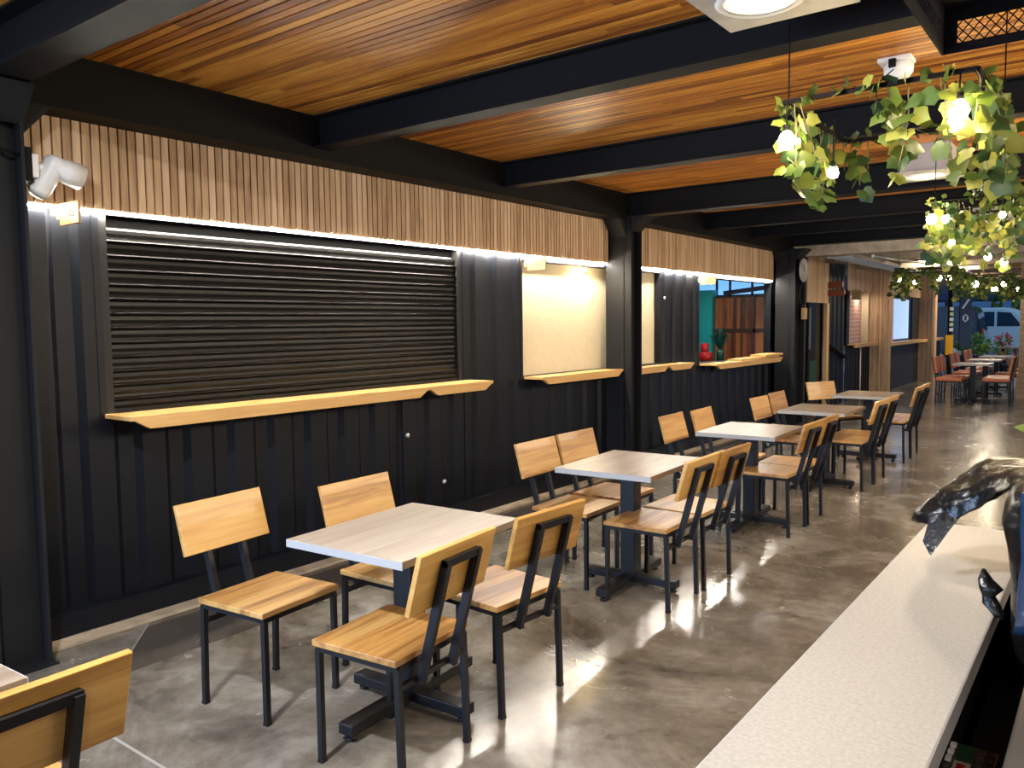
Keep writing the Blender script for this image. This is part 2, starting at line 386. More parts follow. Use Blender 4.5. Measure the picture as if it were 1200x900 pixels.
# container wall: trapezoid corrugated steel round three serving openings
def corr(b, y0, y1, z0, z1, x=0.0, dep=0.028, per=0.278, thick=0.0):
    pat = [(0.0, 0.0), (0.30, 0.0), (0.42, -dep), (0.72, -dep), (0.84, 0.0)]
    k = math.floor(y0/per); ys = []
    while k*per < y1:
        for t, d in pat: ys.append(((k+t)*per, d))
        k += 1
    ys.append((k*per, 0.0))
    def at(yy):
        for (a, da), (c, dc) in zip(ys, ys[1:]):
            if a <= yy <= c: return da+(dc-da)*(yy-a)/max(1e-9, c-a)
        return 0.0
    pts = [(y0, at(y0))]+[(a, d) for a, d in ys if y0 < a < y1]+[(y1, at(y1))]
    for (a, da), (c, dc) in zip(pts, pts[1:]):
        if c-a > 1e-6: b.quad((x+da, a, z0), (x+dc, c, z0), (x+dc, c, z1), (x+da, a, z1))
OPEN = [(1.995, 4.79, 1.085, 2.105), (5.585, 8.18, 1.075, 2.075), (9.22, 11.72, 1.02, 2.075)]
b = MB(); yy = -1.2
for (o0, o1, z0, z1) in OPEN:
    corr(b, yy, o0, 0.13, 2.6); corr(b, o0, o1, 0.13, z0); corr(b, o0, o1, z1, 2.6); yy = o1
corr(b, yy, 12.2, 0.13, 2.6)
# flat welded frame strips and the flat seam beside the shutter
for (o0, o1, z0, z1) in OPEN:
    b.box(-0.10, 0.004, o0-0.03, o0+0.004, z0-0.03, z1+0.03); b.box(-0.10, 0.004, o1-0.004, o1+0.03, z0-0.03, z1+0.03)
    b.box(-0.10, 0.002, o0-0.03, o1+0.03, z1, z1+0.03); b.box(-0.10, 0.002, o0-0.03, o1+0.03, z0-0.04, z0)
b.box(-0.002, 0.006, 4.11, 4.15, 0.13, 1.04); b.box(-0.01, 0.007, 4.80, 4.86, 0.13, 2.6); b.box(-0.01, 0.006, 1.56, 1.62, 0.13, 2.6)
struct(b.build('wall_left', M['container']), 'dark navy corrugated container wall')
b = MB(); b.box(-0.08, 0.05, 1.56, 7.0, 0.02, 0.133); b.box(-0.08, 0.05, 7.22, 11.75, 0.02, 0.133)
struct(b.build('baseboard_left', M['container']), 'black steel base rail of the container')
b = MB(); b.box(0.05, 0.155, 1.56, 11.7, 0.0, 0.018, 0.004); struct(b.build('curb', M['concrete_beam']), 'rough pale concrete strip along the base rail')
# H columns
def hcol(name, y0, y1, x0, x1, label, top=2.57):
    b = MB()
    b.box(x0, x1, y0, y0+0.014, 0.0, top); b.box(x0, x1, y1-0.014, y1, 0.0, top)
    xm = x1-0.075
    b.box(xm-0.008, xm, y0, y1, 0.0, top)
    b.box(x0-0.02, x1+0.02, y0-0.02, y1+0.02, 0.0, 0.012)
    # haunches where the column meets the beams
    for s, yb in ((1, y1), (-1, y0)):
        b.prism([(yb, 2.37), (yb+s*0.15, 2.535), (yb+s*0.15, 2.545), (yb, 2.545)], 'x', 0.06, 0.232)
    b.prism([(x1-0.01, 2.42), (x1+0.14, 2.565), (x1-0.01, 2.565)], 'y', y0, y1)
    return struct(b.build(name, M['column']), label)
hcol('steel_column', 1.34, 1.56, 0.03, 0.287, 'black steel column beside the roller shutter')
hcol('steel_column', 7.0, 7.22, 0.0, 0.285, 'black steel column crossing the cream opening')
hcol('steel_column', 11.75, 12.2, 0.06, 0.345, 'black steel column at the end of the container')
# beams
b = MB(); b.box(0.06, 0.22, -2.0, 12.2, 2.545, ZC); b.box(0.03, 0.235, -2.0, 12.2, 2.535, 2.55)
struct(b.build('ceiling_beam', M['black']), 'long black beam over the slatted fascia')
def crossbeam(y, zb, w, web=0.03, x1=5.6):
    b = MB(); b.box(0.2, x1, y-w/2, y+w/2, zb, zb+0.012); b.box(0.2, x1, y-web/2, y+web/2, zb+0.012, ZC); b.box(0.2, x1, y-w/2, y+w/2, ZC-0.012, ZC-0.001)
    return struct(b.build('ceiling_beam', M['black']))
for yb, zb, w in ((-0.42, 2.6, 0.12), (1.46, 2.575, 0.17), (3.265, 2.6, 0.125), (5.10, 2.6, 0.125), (7.11, 2.565, 0.17), (8.95, 2.6, 0.12), (10.4, 2.62, 0.12), (11.95, 2.62, 0.2)): crossbeam(yb, zb, w)

# slatted fascia: slats are the surface pattern of one mounted panel
def fascia(y0, y1, z0, z1, label, x=0.05, name='slat_fascia'):
    b = MB(); y = y0
    while y+0.036 <= y1: b.box(x-0.018, x, y, y+0.0365, z0, z1); y += 0.0455
    o = b.build(name, M['fascia'])
    k = MB().box(x-0.024, x-0.019, y0, y1, z0+0.02, z1); p = k.build('backing_board', M['darkwood'], o)
    return tag(o, label, 'wall cladding', 'slatted wood fascias')
fascia(1.60, 6.98, 2.122, 2.60, 'wooden vertical slat fascia over the roller shutter')
fascia(7.24, 11.72, 2.122, 2.60, 'wooden vertical slat fascia over the second half of the container')
def led(y0, y1, label):
    o = MB().box(0.008, 0.026, y0, y1, 2.108, 2.116).build('led_strip', M['led'])
    MB().box(0.004, 0.03, y0, y1, 2.116, 2.126).build('channel', M['silver'], o)
    return tag(o, label, 'light strip', 'light strips under the fascias')
led(1.62, 6.98, 'glowing white strip light under the fascia over the shutter'); led(7.24, 11.72, 'glowing white strip light beyond the column crossing the cream opening')

# roller shutter
o0, o1, z0, z1 = OPEN[0]
sh = thing('roller_shutter', 'closed black steel roller shutter with horizontal ribs', 'shutter', (-0.03, o0, z0))
b = MB(); n = 13; H = (z1-z0-0.06)/n
for i in range(n):                                     # profile of interlocking curved slats
    zb = i*H
    prof = [(0.0, zb), (0.019, zb+0.002), (0.021, zb+0.006), (0.018, zb+0.011), (0.004, zb+0.014), (0.002, zb+H*0.35), (0.007, zb+H*0.6), (0.006, zb+H*0.85), (0.0, zb+H)]
    for (xa, za), (xb, zb2) in zip(prof, prof[1:]): b.quad((xa, 0.03, za), (xa, o1-o0-0.03, za), (xb, o1-o0-0.03, zb2), (xb, 0.03, zb2))
b.build('curtain', M['shutter'], sh)
MB().box(-0.09, -0.035, 0.0, o1-o0, z1-z0-0.062, z1-z0).build('roller_box', M['void'], sh)
for yg in (0.004, o1-o0-0.044): MB().box(-0.03, 0.03, yg, yg+0.04, 0.0, z1-z0).build('guide_rail', M['jamb'], sh)
MB().box(-0.02, 0.022, 0.044, o1-o0-0.044, 0.0, 0.03, 0.004).build('bottom_bar', M['shutter'], sh)
# cream board closing the second opening and the bulb before it
o0, o1, z0, z1 = OPEN[1]
b = MB().box(-0.085, -0.07, o0, o1, z0, z1); struct(b.build('wall_board', M['wall_cream']), 'cream board inside the second opening')
pl = thing('pendant_bulb', 'lit bare bulb with copper socket hanging before the cream board', 'lamp', (0.0, 6.615, 1.945))
MB().lathe([(0, -0.045), (0.022, -0.04), (0.035, -0.018), (0.036, 0.004), (0.026, 0.028), (0.014, 0.045), (0, 0.046)]).build('bulb', M['bulb'], pl)
MB().lathe([(0, 0.04), (0.017, 0.04), (0.018, 0.085), (0.008, 0.095), (0.004, 0.12), (0, 0.12)]).build('socket', M['copper'], pl)

# serving ledges: a board with a deeper front apron whose ends are cut on the slant
def ledge(y0, y1, z, xf, label, cut0=0.10, cut1=0.10, x0=0.003):
    t = thing('serving_ledge', label, 'counter ledge', (0, (y0+y1)/2, z), 0, 'wooden serving ledges')
    h = (y1-y0)/2
    b = MB().box(x0, xf, -h, h, -0.022, 0.0, 0.003); b.build('board', M['sill'], t)
    b = MB().prism([(-h, -0.001), (h, -0.001), (h-0.02*bool(cut1), -0.02), (h-cut1, -0.066), (-h+cut0, -0.066), (-h+0.02*bool(cut0), -0.02)], 'x', xf-0.03, xf+0.002); b.build('apron', M['sill'], t)
    return t
ledge(1.985, 4.13, 1.092, 0.262, 'long pale wooden ledge along the closed roller shutter')
ledge(4.135, 4.87, 1.092, 0.245, 'short pale wooden ledge at the far end of the roller shutter')
ledge(5.60, 6.995, 1.072, 0.20, 'pale wooden ledge under the cream board with the hanging bulb')
ledge(7.225, 8.06, 1.06, 0.17, 'pale wooden ledge under the cream board, butting the black column')
ledge(8.065, 8.72, 1.06, 0.17, 'short pale wooden ledge past the cream board, on the corrugated wall')
ledge(9.24, 11.6, 1.015, 0.23, 'pale wooden ledge at the open hatch with mahogany doors inside')
t = thing('folded_flap', 'folded pale wooden flap lying on the ledge of the open hatch', 'board', (0, 0, 0))
MB().box(0.01, 0.2, 10.1, 11.55, 1.0165, 1.04, 0.004).build('board', M['sill'], t)
MB().box(0.012, 0.235, 10.9, 11.6, 1.041, 1.07, 0.006).build('upper_board', M['sill'], t)

# plaques
def plaque(y, x0, z0, num, label, w=0.19, h=0.105):
    t = thing('number_plaque', label, 'sign', (x0+w/2, y, z0+h/2), 0, 'stall number plaques')
    MB().box(-w/2, w/2, -0.006, 0.006, -h/2, h/2, 0.002).build('plate', M['brass'], t)
    text_mesh(num, 0.062, 'digits', M['ink'], t, (0.01, -0.0065, 0), (PI/2, 0, 0))
    MB().box(-w/2-0.03, -w/2+0.01, -0.008, 0.008, -0.02, 0.03).build('bracket', M['brass'], t)
plaque(1.79, 0.075, 2.02, '102', 'small brass plaque reading 102 projecting by the shutter')
plaque(5.60, 0.055, 1.985, '101', 'small brass plaque reading 101 projecting above the cream board')
plaque(9.14, 0.055, 1.975, '100', 'small brass plaque reading 100 projecting before the open hatch')

# white floodlight on the first column
t = thing('floodlight', 'white hooded floodlight mounted on the black column beside the slats', 'lamp', (0.2, 1.56, 2.26))
MB().box(-0.06, 0.05, 0.0, 0.045, -0.075, 0.075, 0.004).build('mounting_box', M['black'], t)
MB().box(-0.045, 0.045, 0.045, 0.075, -0.055, 0.05, 0.006).build('base_plate', M['white'], t)
b = MB().tube([(0, 0.075, 0.0), (0, 0.10, -0.005), (0, 0.125, 0.01)], 0.024, 12); b.build('arm', M['white'], t)
ax = Matrix.Translation((0, 0.125, -0.04)) @ Matrix.Rotation(math.radians(-30), 4, 'X')
b = MB(); b.lathe([(0, -0.105), (0.035, -0.10), (0.046, -0.085), (0.047, 0.05), (0.05, 0.055), (0.05, 0.085), (0.04, 0.10), (0, 0.104)], n=24, mat=ax); b.build('housing', M['white'], t)
hx = Matrix.Translation((0, 0.15, 0.01)) @ Matrix.Rotation(math.radians(-104), 4, 'X')
b = MB(); b.lathe([(0.03, -0.03), (0.045, -0.005), (0.056, 0.05), (0.060, 0.13), (0.056, 0.13), (0.052, 0.05), (0.03, 0.0)], n=24, mat=hx); b.build('hood', M['white'], t)
o = MB().tube([(0.296, 1.38, 2.56), (0.30, 1.40, 2.46), (0.30, 1.43, 2.36), (0.298, 1.46, 2.30), (0.26, 1.572, 2.285)], 0.007, 8).build('cable', M['black']); tag(o, 'black cable running down the column to the floodlight', 'cable')

# small fittings on the container wall
for (yy, zz, lab) in ((4.155, 0.73, 'round steel lock on the seam under the ledge'), (4.54, 0.325, 'small round steel bolt low on the black wall'), (8.27, 1.80, 'white round door bell on the corrugated wall')):
    o = MB().lathe([(0, 0.016), (0.010, 0.015), (0.018, 0.010), (0.02, 0.0), (0, 0.0)], n=16, mat=Matrix.Translation((0.006, yy, zz)) @ Matrix.Rotation(PI/2, 4, 'Y')).build('wall_fitting', M['silver']); tag(o, lab, 'fitting')

# kitchen seen through the third opening
b = MB()
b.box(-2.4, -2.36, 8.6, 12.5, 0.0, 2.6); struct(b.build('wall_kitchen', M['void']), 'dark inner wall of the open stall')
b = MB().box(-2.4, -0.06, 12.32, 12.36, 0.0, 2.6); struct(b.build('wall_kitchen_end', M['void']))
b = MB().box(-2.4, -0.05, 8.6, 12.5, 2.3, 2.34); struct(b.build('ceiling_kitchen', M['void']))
b = MB().box(-2.4, -0.10, 8.6, 8.64, 0.0, 2.3); struct(b.build('partition_wall', M['jamb']))
w = struct(MB().box(-1.6, -0.12, 12.28, 12.30, 1.93, 2.29).build('window_1', M['blueglass']), 'blue daylit clerestory in the open stall')
k = MB()
for x in (-1.08, -0.86, -0.50): k.box(x, x+0.035, 12.262, 12.279, 1.93, 2.29)
k.box(-1.6, -0.12, 12.262, 12.279, 1.92, 1.955); k.bar((-0.95, 12.265, 1.98), (-0.14, 12.265, 2.06), 0.012, 0.07); k.build('window_frame', M['bluebar'], w)
t = thing('teal_cupboard', 'tall teal cupboard inside the open hatch', 'cupboard', (-1.22, 12.15, 0.0))
MB().box(-0.20, 0.17, -0.1, 0.1, 0, 2.03, 0.004).build('carcass', M['teal'], t)
for x in (-0.195, 0.0): MB().box(x, x+0.165, -0.115, -0.101, 0.05, 2.0, 0.004).build('door', M['teal'], t)
t = thing('mahogany_door', 'dark mahogany plank double door inside the open hatch', 'door', (-0.6, 12.15, 0.0))
for (x0, x1) in ((-0.43, 0.19), (0.225, 0.45)):
    for (z0, z1) in ((0.1, 1.36), (1.42, 1.90)):
        b = MB(); x = x0; r2 = random.Random(int(x0*100)+int(z0*10))
        while x < x1-0.01:
            ww = 0.035+r2.random()*0.05; b.box(x, min(x1, x+ww-0.002), -0.02, 0.0, z0, z1); x += ww
        b.build('plank_panel', M['mahog'], t)
MB().box(-0.45, 0.47, -0.03, -0.021, 1.36, 1.42).build('middle_rail', M['darkwood'], t)
MB().box(-0.45, 0.47, 0.001, 0.02, 0.0, 1.925).build('frame', M['darkwood'], t)
MB().box(0.19, 0.225, -0.03, 0.0, 0.0, 1.93).build('stile', M['darkwood'], t)
cz = 0.98
t = struct(MB().box(-1.5, -0.55, 11.2, 11.7, 0.0, 0.95, 0.01).build('partition_counter', M['darkwood']))
for (dx, dy, s, lab) in ((-0.87, 11.42, 1.0, 'wide red enamel pot on the counter inside the hatch'), (-0.89, 11.42, 0.62, 'red enamel jar stacked on the wide red pot inside the hatch')):
    z = 0.951 if s == 1.0 else 1.082
    t = thing('enamel_pot', lab, 'pot', (dx, dy, z))
    MB().lathe([(0, 0), (0.085*s, 0), (0.10*s, 0.02), (0.105*s, 0.11), (0.095*s, 0.115), (0.09*s, 0.03), (0, 0.02)]).build('body', M['red'], t)
    MB().lathe([(0.107*s, 0.108), (0.107*s, 0.116), (0.05*s, 0.128), (0, 0.13)]).build('lid', M['red'], t)
t = thing('potted_plant', 'dark green spiky plant in a small green pot inside the hatch', 'plant', (-0.70, 11.55, 0.951))
MB().lathe([(0, 0), (0.05, 0), (0.06, 0.12), (0.05, 0.16), (0.0, 0.16)], n=16).build('pot', M['green'], t)
b = MB(); r2 = random.Random(8)
for i in range(26):
    a = r2.random()*2*PI; L = 0.12+r2.random()*0.16; tilt = r2.random()*0.9
    p0 = Vector((0, 0, 0.14)); p1 = p0+Vector((math.cos(a)*math.sin(tilt)*L, math.sin(a)*math.sin(tilt)*L, math.cos(tilt)*L+0.08)); s = Vector((-math.sin(a), math.cos(a), 0))*0.012
    b.quad(p0-s, p0+s, p1+s*2.2, p1-s*2.2)
b.build('leaves', M['green'], t, fix=False)

# ------------------------------------------------------------------ tables
TB = 0.08
def make_table(label, loc, rz, L=0.73, W=0.58, group='grey topped cafe tables'):
    t = thing('cafe_table', label, 'table', loc, rz, group)
    tt = MB().box(-W/2+0.001, W/2-0.001, -L/2+0.001, L/2-0.001, 0.692, 0.72, 0.0015).build('tabletop', M['table'], t)
    b = MB(); e = 0.0016
    b.box(-W/2-e, W/2+e, -L/2-e, -L/2+0.001, 0.691, 0.7195); b.box(-W/2-e, W/2+e, L/2-0.001, L/2+e, 0.691, 0.7195)
    b.box(-W/2-e, -W/2+0.001, -L/2, L/2, 0.691, 0.7195)
    b.build('edge_band', M['tedge'], tt)
    MB().box(-0.045, 0.045, -0.045, 0.045, 0.05, 0.692, 0.004).build('pedestal', M['leg'], t)
    MB().box(-0.16, 0.16, -0.16, 0.16, 0.684, 0.692).build('mounting_plate', M['leg'], t)
    MB().box(-0.035, 0.035, -0.37, 0.37, 0.028, 0.07, 0.004).build('foot_bar', M['leg'], t)
    MB().box(-0.29, 0.29, -0.035, 0.035, 0.026, 0.068, 0.004).build('foot_bar', M['leg'], t)
    for x, y in ((0, -0.34), (0, 0.34), (-0.26, 0), (0.26, 0)):
        MB().lathe([(0, 0), (0.02, 0), (0.02, 0.012), (0.008, 0.014), (0.008, 0.03), (0, 0.03)], (x, y, 0), 12).build('glide', M['leg'], t)
    return t
TABLES = [(1.86, 0.375, 0.05), (1.89, 2.25, 0.064), (1.885, 4.08, 0.055), (1.93, 5.86, 0.03), (1.945, 7.60, 0.008), (1.935, 9.36, 0.02)]
ORD = ['cut off by the picture edge', 'first whole', 'second', 'third', 'fourth', 'fifth']
tl = ['grey-brown cafe table with only its corner in view, before the black column',
      'grey-brown square cafe table in front of the closed shutter',
      'grey-brown square cafe table second in the row, opposite the cream board',
      'grey-brown square cafe table third in the row, beyond the column crossing the cream opening',
      'grey-brown square cafe table fourth in the row, by the open hatch',
      'grey-brown square cafe table last of the wooden-chair row, by the end column']
t0 = make_table(tl[1], (TABLES[1][0], TABLES[1][1], 0), TABLES[1][2])
for i in (0, 2, 3, 4, 5): dup(t0, (TABLES[i][0], TABLES[i][1], 0), TABLES[i][2], tl[i])

# ------------------------------------------------------------------ chairs
def make_chair(label, loc, rz, group):
    t = thing('dining_chair', label, 'chair', loc, rz, group)
    MB().box(-0.185, 0.19, -0.205, 0.205, 0.423, 0.445, 0.003).build('seat', M['chair'], t)
    b = MB()
    for s in (-1, 1): b.bar((-0.18, s*0.185, 0.412), (0.18, s*0.185, 0.412), 0.02); b.bar((s*0.175, -0.185, 0.412), (s*0.175, 0.185, 0.412), 0.02)
    b.build('seat_frame', M['leg'], t)
    for x in (-0.175, 0.175):
        for y in (-0.185, 0.185):
            k = 0.012 if x < 0 else 0.0
            lg = MB().bar((x-k, y, 0.0), (x, y, 0.412), 0.021).build('leg', M['leg'], t)
            MB().box(x-k-0.012, x-k+0.012, y-0.012, y+0.012, 0.0, 0.012).build('foot_cap', M['leg'], lg)
    MB().bar((-0.178, -0.185, 0.345), (-0.178, 0.185, 0.345), 0.018).build('stretcher', M['leg'], t)
    sl = 0.115/0.42                                     # back rake
    def X(z): return -0.198-(z-0.345)*sl
    b = MB()
    for s in (-1, 1): b.bar((X(0.335), s*0.088, 0.335), (X(0.765), s*0.088, 0.765), 0.022, 0.03)
    b.bar((X(0.757), -0.099, 0.757), (X(0.757), 0.099, 0.757), 0.022, 0.024)
    b.build('back_frame', M['leg'], t)
    bd = MB().box(-0.01, 0.01, -0.215, 0.215, 0, 0.212, 0.003)
    bd.xf(Matrix.Translation((X(0.605)+0.027, 0, 0.605)) @ Matrix.Rotation(-math.atan(sl), 4, 'Y'))
    bd.build('backrest', M['back'], t)
    return t
GC = 'wooden chairs with black steel legs'
CH = [  # x, y, rz, label
 (1.375, 1.96, 0.10, 'wooden chair pulled out on the wall side, under the shutter ledge'),
 (1.57, 2.53, 0.03, 'wooden chair tucked against the wall-side of the shutter table, half hidden by its top'),
 (2.10, 1.95, PI+0.10, 'wooden chair turned back-on, front one on the aisle side of the shutter table'),
 (2.09, 2.56, PI-0.06, 'wooden chair turned back-on, second on the aisle side of the shutter table'),
 (1.55, 4.02, 0.03, 'wooden chair on the wall side of the second table, first of its pair'),
 (1.535, 4.49, 0.0, 'wooden chair on the wall side of the second table, further of its pair'),
 (2.085, 3.955, PI+0.02, 'wooden chair on the aisle side of the second table, first of its pair'),
 (2.095, 4.40, PI, 'wooden chair on the aisle side of the second table, further of its pair'),
 (1.63, 5.74, 0.04, 'wooden chair on the wall side of the third table, first of its pair'),
 (1.655, 6.25, 0.05, 'wooden chair on the wall side of the third table, further of its pair'),
 (2.115, 5.79, PI, 'wooden chair on the aisle side of the third table, first of its pair'),
 (2.11, 6.22, PI+0.03, 'wooden chair on the aisle side of the third table, further of its pair'),
 (1.68, 7.50, 0.0, 'wooden chair on the wall side of the fourth table, first of its pair'),
 (1.64, 8.11, 0.0, 'wooden chair on the wall side of the fourth table, further of its pair'),
 (2.14, 7.71, PI-0.02, 'wooden chair on the aisle side of the fourth table, first of its pair'),
 (2.14, 8.14, PI, 'wooden chair on the aisle side of the fourth table, further of its pair'),
 (1.57, 9.56, -0.50, 'pale lit wooden chair turned askew at the last wooden-chair table'),
 (2.13, 9.46, PI, 'wooden chair on the aisle side of the last wooden-chair table, first of its pair'),
 (2.11, 9.89, PI, 'wooden chair on the aisle side of the last wooden-chair table, further of its pair'),
 (2.10, 0.645, PI+0.03, 'wooden chair cut off by the picture corner, back towards the viewer'),
]
c0 = None
for x, y, rz, lab in CH:
    if c0 is None: c0 = make_chair(lab, (x, y, 0), rz, GC)
    else: dup(c0, (x, y, 0), rz, lab)

# ------------------------------------------------------------------ rear part of the hall
b = MB().box(-1.2, 6.0, 12.05, 25.0, 2.76, 2.86); struct(b.build('ceiling_rear', M['ceil2']), 'low concrete ceiling of the rear hall')
b = MB().box(0.0, 6.0, 12.06, 12.3, 2.47, 2.76); struct(b.build('bulkhead_beam', M['concrete_beam']), 'concrete bulkhead where the boarded ceiling ends')
for yb in (14.3, 16.4, 18.5, 20.6, 22.7, 24.8):
    struct(MB().box(-0.9, 6.0, yb, yb+0.28, 2.52, 2.76).build('ceiling_beam', M['concrete_beam']))
struct(MB().box(-1.0, 6.0, 24.95, 25.15, 2.44, 3.3).build('lintel_beam', M['concrete_beam']))
t = thing('cable_tray', 'steel ladder cable tray hung below the rear ceiling', 'cable tray', (0.75, 12.5, 2.46))
b = MB()
for x in (-0.18, 0.18): b.box(x-0.012, x+0.012, 0, 6.0, 0, 0.05)
b.build('side_rail', M['steel'], t)
for i in range(24): MB().box(-0.17, 0.17, 0.1+i*0.25, 0.13+i*0.25, 0.008, 0.022).build('rung', M['steel'], t)
for y in (0.5, 3.0, 5.5): MB().box(-0.012, 0.012, y, y+0.012, 0.02, 0.30).build('hanger', M['steel'], t)
o = MB().tube([(1.25, 12.35, 2.44), (1.35, 13.6, 2.45), (1.6, 15.6, 2.47), (1.6, 21.0, 2.47)], 0.022, 10).build('conduit', M['steel']); tag(o, 'grey steel conduit slung under the rear ceiling', 'pipe')
for k, yy in enumerate((14.9, 19.2)):
    o = MB().box(1.1, 4.5, yy, yy+0.10, 2.40, 2.48, 0.01).build('ceiling_duct', M['concrete_beam']); tag(o, ['pale boxed pipe across the rear ceiling, front one', 'pale boxed pipe across the rear ceiling, beyond the other'][k], 'pipe', 'boxed pipes')

struct(MB().box(-0.1, 0.0, 12.2, 13.36, 0.0, 2.6).build('wall_passage', M['darkwood']), 'dark brown wall between the two containers')
fa = fascia(13.36, 14.55, 1.83, 2.62, 'wooden slat fascia over the dark glass door', x=0.03)
d = struct(MB().box(-0.08, -0.05, 13.36, 14.42, 0.0, 1.83).build('door_1', M['glassdoor']), 'dark glass door past the end column')
for y in (13.36, 13.62, 14.39): MB().box(-0.05, -0.03, y, y+0.03, 0.0, 1.83).build('door_stile', M['black'], d)
MB().box(-0.05, -0.025, 13.70, 13.73, 1.05, 1.75).build('door_handle', M['silver'], d)
MB().box(-0.05, -0.043, 13.75, 14.1, 0.25, 0.85).build('stock_panel', M['greenled'], d)
struct(MB().box(-0.02, 0.04, 14.42, 14.56, 0.0, 1.83).build('trim_1', M['lightwood']))
b = MB(); corr(b, 14.56, 15.76, 0.0, 2.55, 0.0); struct(b.build('wall_rear_container', M['container']), 'black corrugated wall of the rear container')
o = MB().tube([(0.05, 14.6, 1.08), (0.06, 14.9, 1.02), (0.06, 15.5, 0.86), (0.05, 15.72, 0.84)], 0.035, 10).build('handrail', M['black']); tag(o, 'black sloping handrail on the rear container wall', 'handrail')
for k, (z0, z1, x1) in enumerate(((2.09, 2.20, 0.30), (1.95, 2.06, 0.33))):
    t = thing('direction_sign', ['red-brown wooden sign board over another like it past the clock', 'red-brown wooden arrow board under another like it past the clock'][k], 'sign', (0, 14.5, z0), 0, 'wooden direction signs')
    MB().prism([(-0.02, 0.0), (x1-0.04, 0.0), (x1, (z1-z0)/2), (x1-0.04, z1-z0), (-0.02, z1-z0)], 'y', -0.012, 0.012).build('board', M['signwood'], t)
    MB().box(x1-0.03, x1-0.015, -0.014, -0.012, 0.02, z1-z0-0.01).build('edge_tab', M['white'], t)
# wall clock, its cord and the small box below, on the end column
t = thing('wall_clock', 'round pale wall clock on the end column', 'clock', (0.35, 12.05, 2.27))
R90 = Matrix.Rotation(PI/2, 4, 'Y')
MB().lathe([(0, 0), (0.17, 0), (0.175, 0.02), (0.165, 0.035), (0.155, 0.022), (0, 0.022)], n=32, mat=R90).build('case', M['clockface'], t)
b = MB().box(0.024, 0.028, -0.006, 0.006, -0.01, 0.09); b.box(0.024, 0.028, -0.01, 0.07, -0.005, 0.006); b.build('hands', M['ink'], t)
o = MB().tube([(0.365, 12.02, 2.1), (0.36, 11.93, 2.0), (0.36, 11.90, 1.87), (0.36, 12.0, 1.76), (0.36, 12.12, 1.75), (0.36, 12.14, 1.72)], 0.008, 8).build('cord', M['ink']); tag(o, 'dark cord looping down below the wall clock', 'cord')
t = thing('wall_box', 'small pale wooden box below the clock cord', 'box', (0.345, 12.1, 1.55))
MB().box(0, 0.05, -0.06, 0.06, 0, 0.17, 0.005).build('body', M['lightwood'], t); MB().box(0.05, 0.054, -0.05, 0.05, 0.01, 0.16).build('front_panel', M['lightwood'], t)

# rear stalls
fascia(15.78, 17.58, 2.08, 2.6, 'wooden slat fascia over the pink brick hatch', x=0.03)
b = MB(); corr(b, 15.76, 17.6, 0.0, 1.05, 0.0, per=0.2); b.box(-0.08, 0.02, 15.76, 15.94, 1.05, 2.1); struct(b.build('wall_rear_stall', M['container']), 'black corrugated front of the pink brick hatch')
struct(MB().box(-0.20, -0.15, 15.8, 17.6, 1.0, 2.1).build('wall_brick', M['pinkbrick']), 'pink brick wall inside the rear hatch')
struct(MB().box(-0.15, -0.02, 17.50, 17.58, 1.0, 2.1).build('trim_2', M['wall_cream']))
ledge(15.85, 17.58, 1.08, 0.16, 'pale wooden ledge under the pink brick hatch', cut0=0, cut1=0)
area('hatch_lamp', (-0.06, 17.1, 2.06), 0.08, 4, WARM)
o = MB().tube([(0.03, 16.75, 0.06), (0.03, 16.75, 1.0)], 0.014, 8).build('downpipe', M['white']); tag(o, 'thin white pipe under the pink brick hatch', 'pipe')
t = thing('hanging_plaque', 'light wooden plaque hanging before the pink brick hatch', 'sign', (0.1, 16.0, 2.0))
MB().box(-0.06, 0.10, -0.012, 0.012, -0.09, 0.09, 0.004).build('board', M['lightwood'], t)
MB().box(0.0, 0.02, -0.006, 0.006, 0.09, 0.14).build('hanger', M['steel'], t)
def slatcol(x0, x1, y0, y1, z1, label):
    b = MB(); x = x0
    while x+0.026 <= x1+0.001: b.box(x, x+0.028, y0-0.02, y0, 0.0, z1); x += 0.036
    y = y0
    while y+0.028 <= y1: b.box(x1, x1+0.018, y, y+0.028, 0.0, z1); y += 0.036
    b.box(x0, x1, y0+0.001, y1, 0.0, z1)
    return struct(b.build('slatted_column', M['fascia']), label)
slatcol(-0.04, 0.31, 17.62, 17.95, 2.62, 'wood slatted column after the pink brick hatch')
slatcol(0.1, 0.43, 22.0, 22.35, 2.62, 'wood slatted column at the end of the rear stalls')
struct(MB().box(0.0, 0.1, 17.95, 22.0, 0.0, 1.03).build('wall_stall_front', M['jamb']), 'black front of the bright rear stall')
fascia(17.97, 21.98, 2.06, 2.62, 'wooden slat fascia over the bright rear stall window', x=0.13)
struct(MB().box(0.0, 0.1, 17.95, 19.2, 1.03, 2.06).build('wall_stall_pier', M['fascia'])); struct(MB().box(0.0, 0.1, 21.2, 22.0, 1.03, 2.06).build('wall_stall_dark_pier', M['jamb']))
M['bluewin'] = emit('daylit_window_glass', (0.42, 0.62, 1.0), 0.75)
w = struct(MB().box(0.0, 0.03, 19.2, 21.2, 1.05, 2.05).build('window_2', M['bluewin']), 'bright blue daylit window of the rear stall')
b = MB(); b.box(0.03, 0.06, 19.2, 19.27, 1.05, 2.05); b.box(0.03, 0.06, 21.13, 21.2, 1.05, 2.05); b.box(0.03, 0.06, 19.2, 21.2, 1.05, 1.09); b.box(0.03, 0.06, 19.2, 21.2, 2.0, 2.05); b.build('window_frame', M['bluebar'], w)
ledge(17.97, 21.98, 1.05, 0.30, 'pale wooden ledge under the bright rear stall window', cut0=0, cut1=0, x0=0.101)
o = MB().box(0.05, 0.12, 18.5, 18.62, 1.48, 1.62, 0.006).build('switch_box', M['red']); tag(o, 'small dark red box on the rear stall front', 'box')
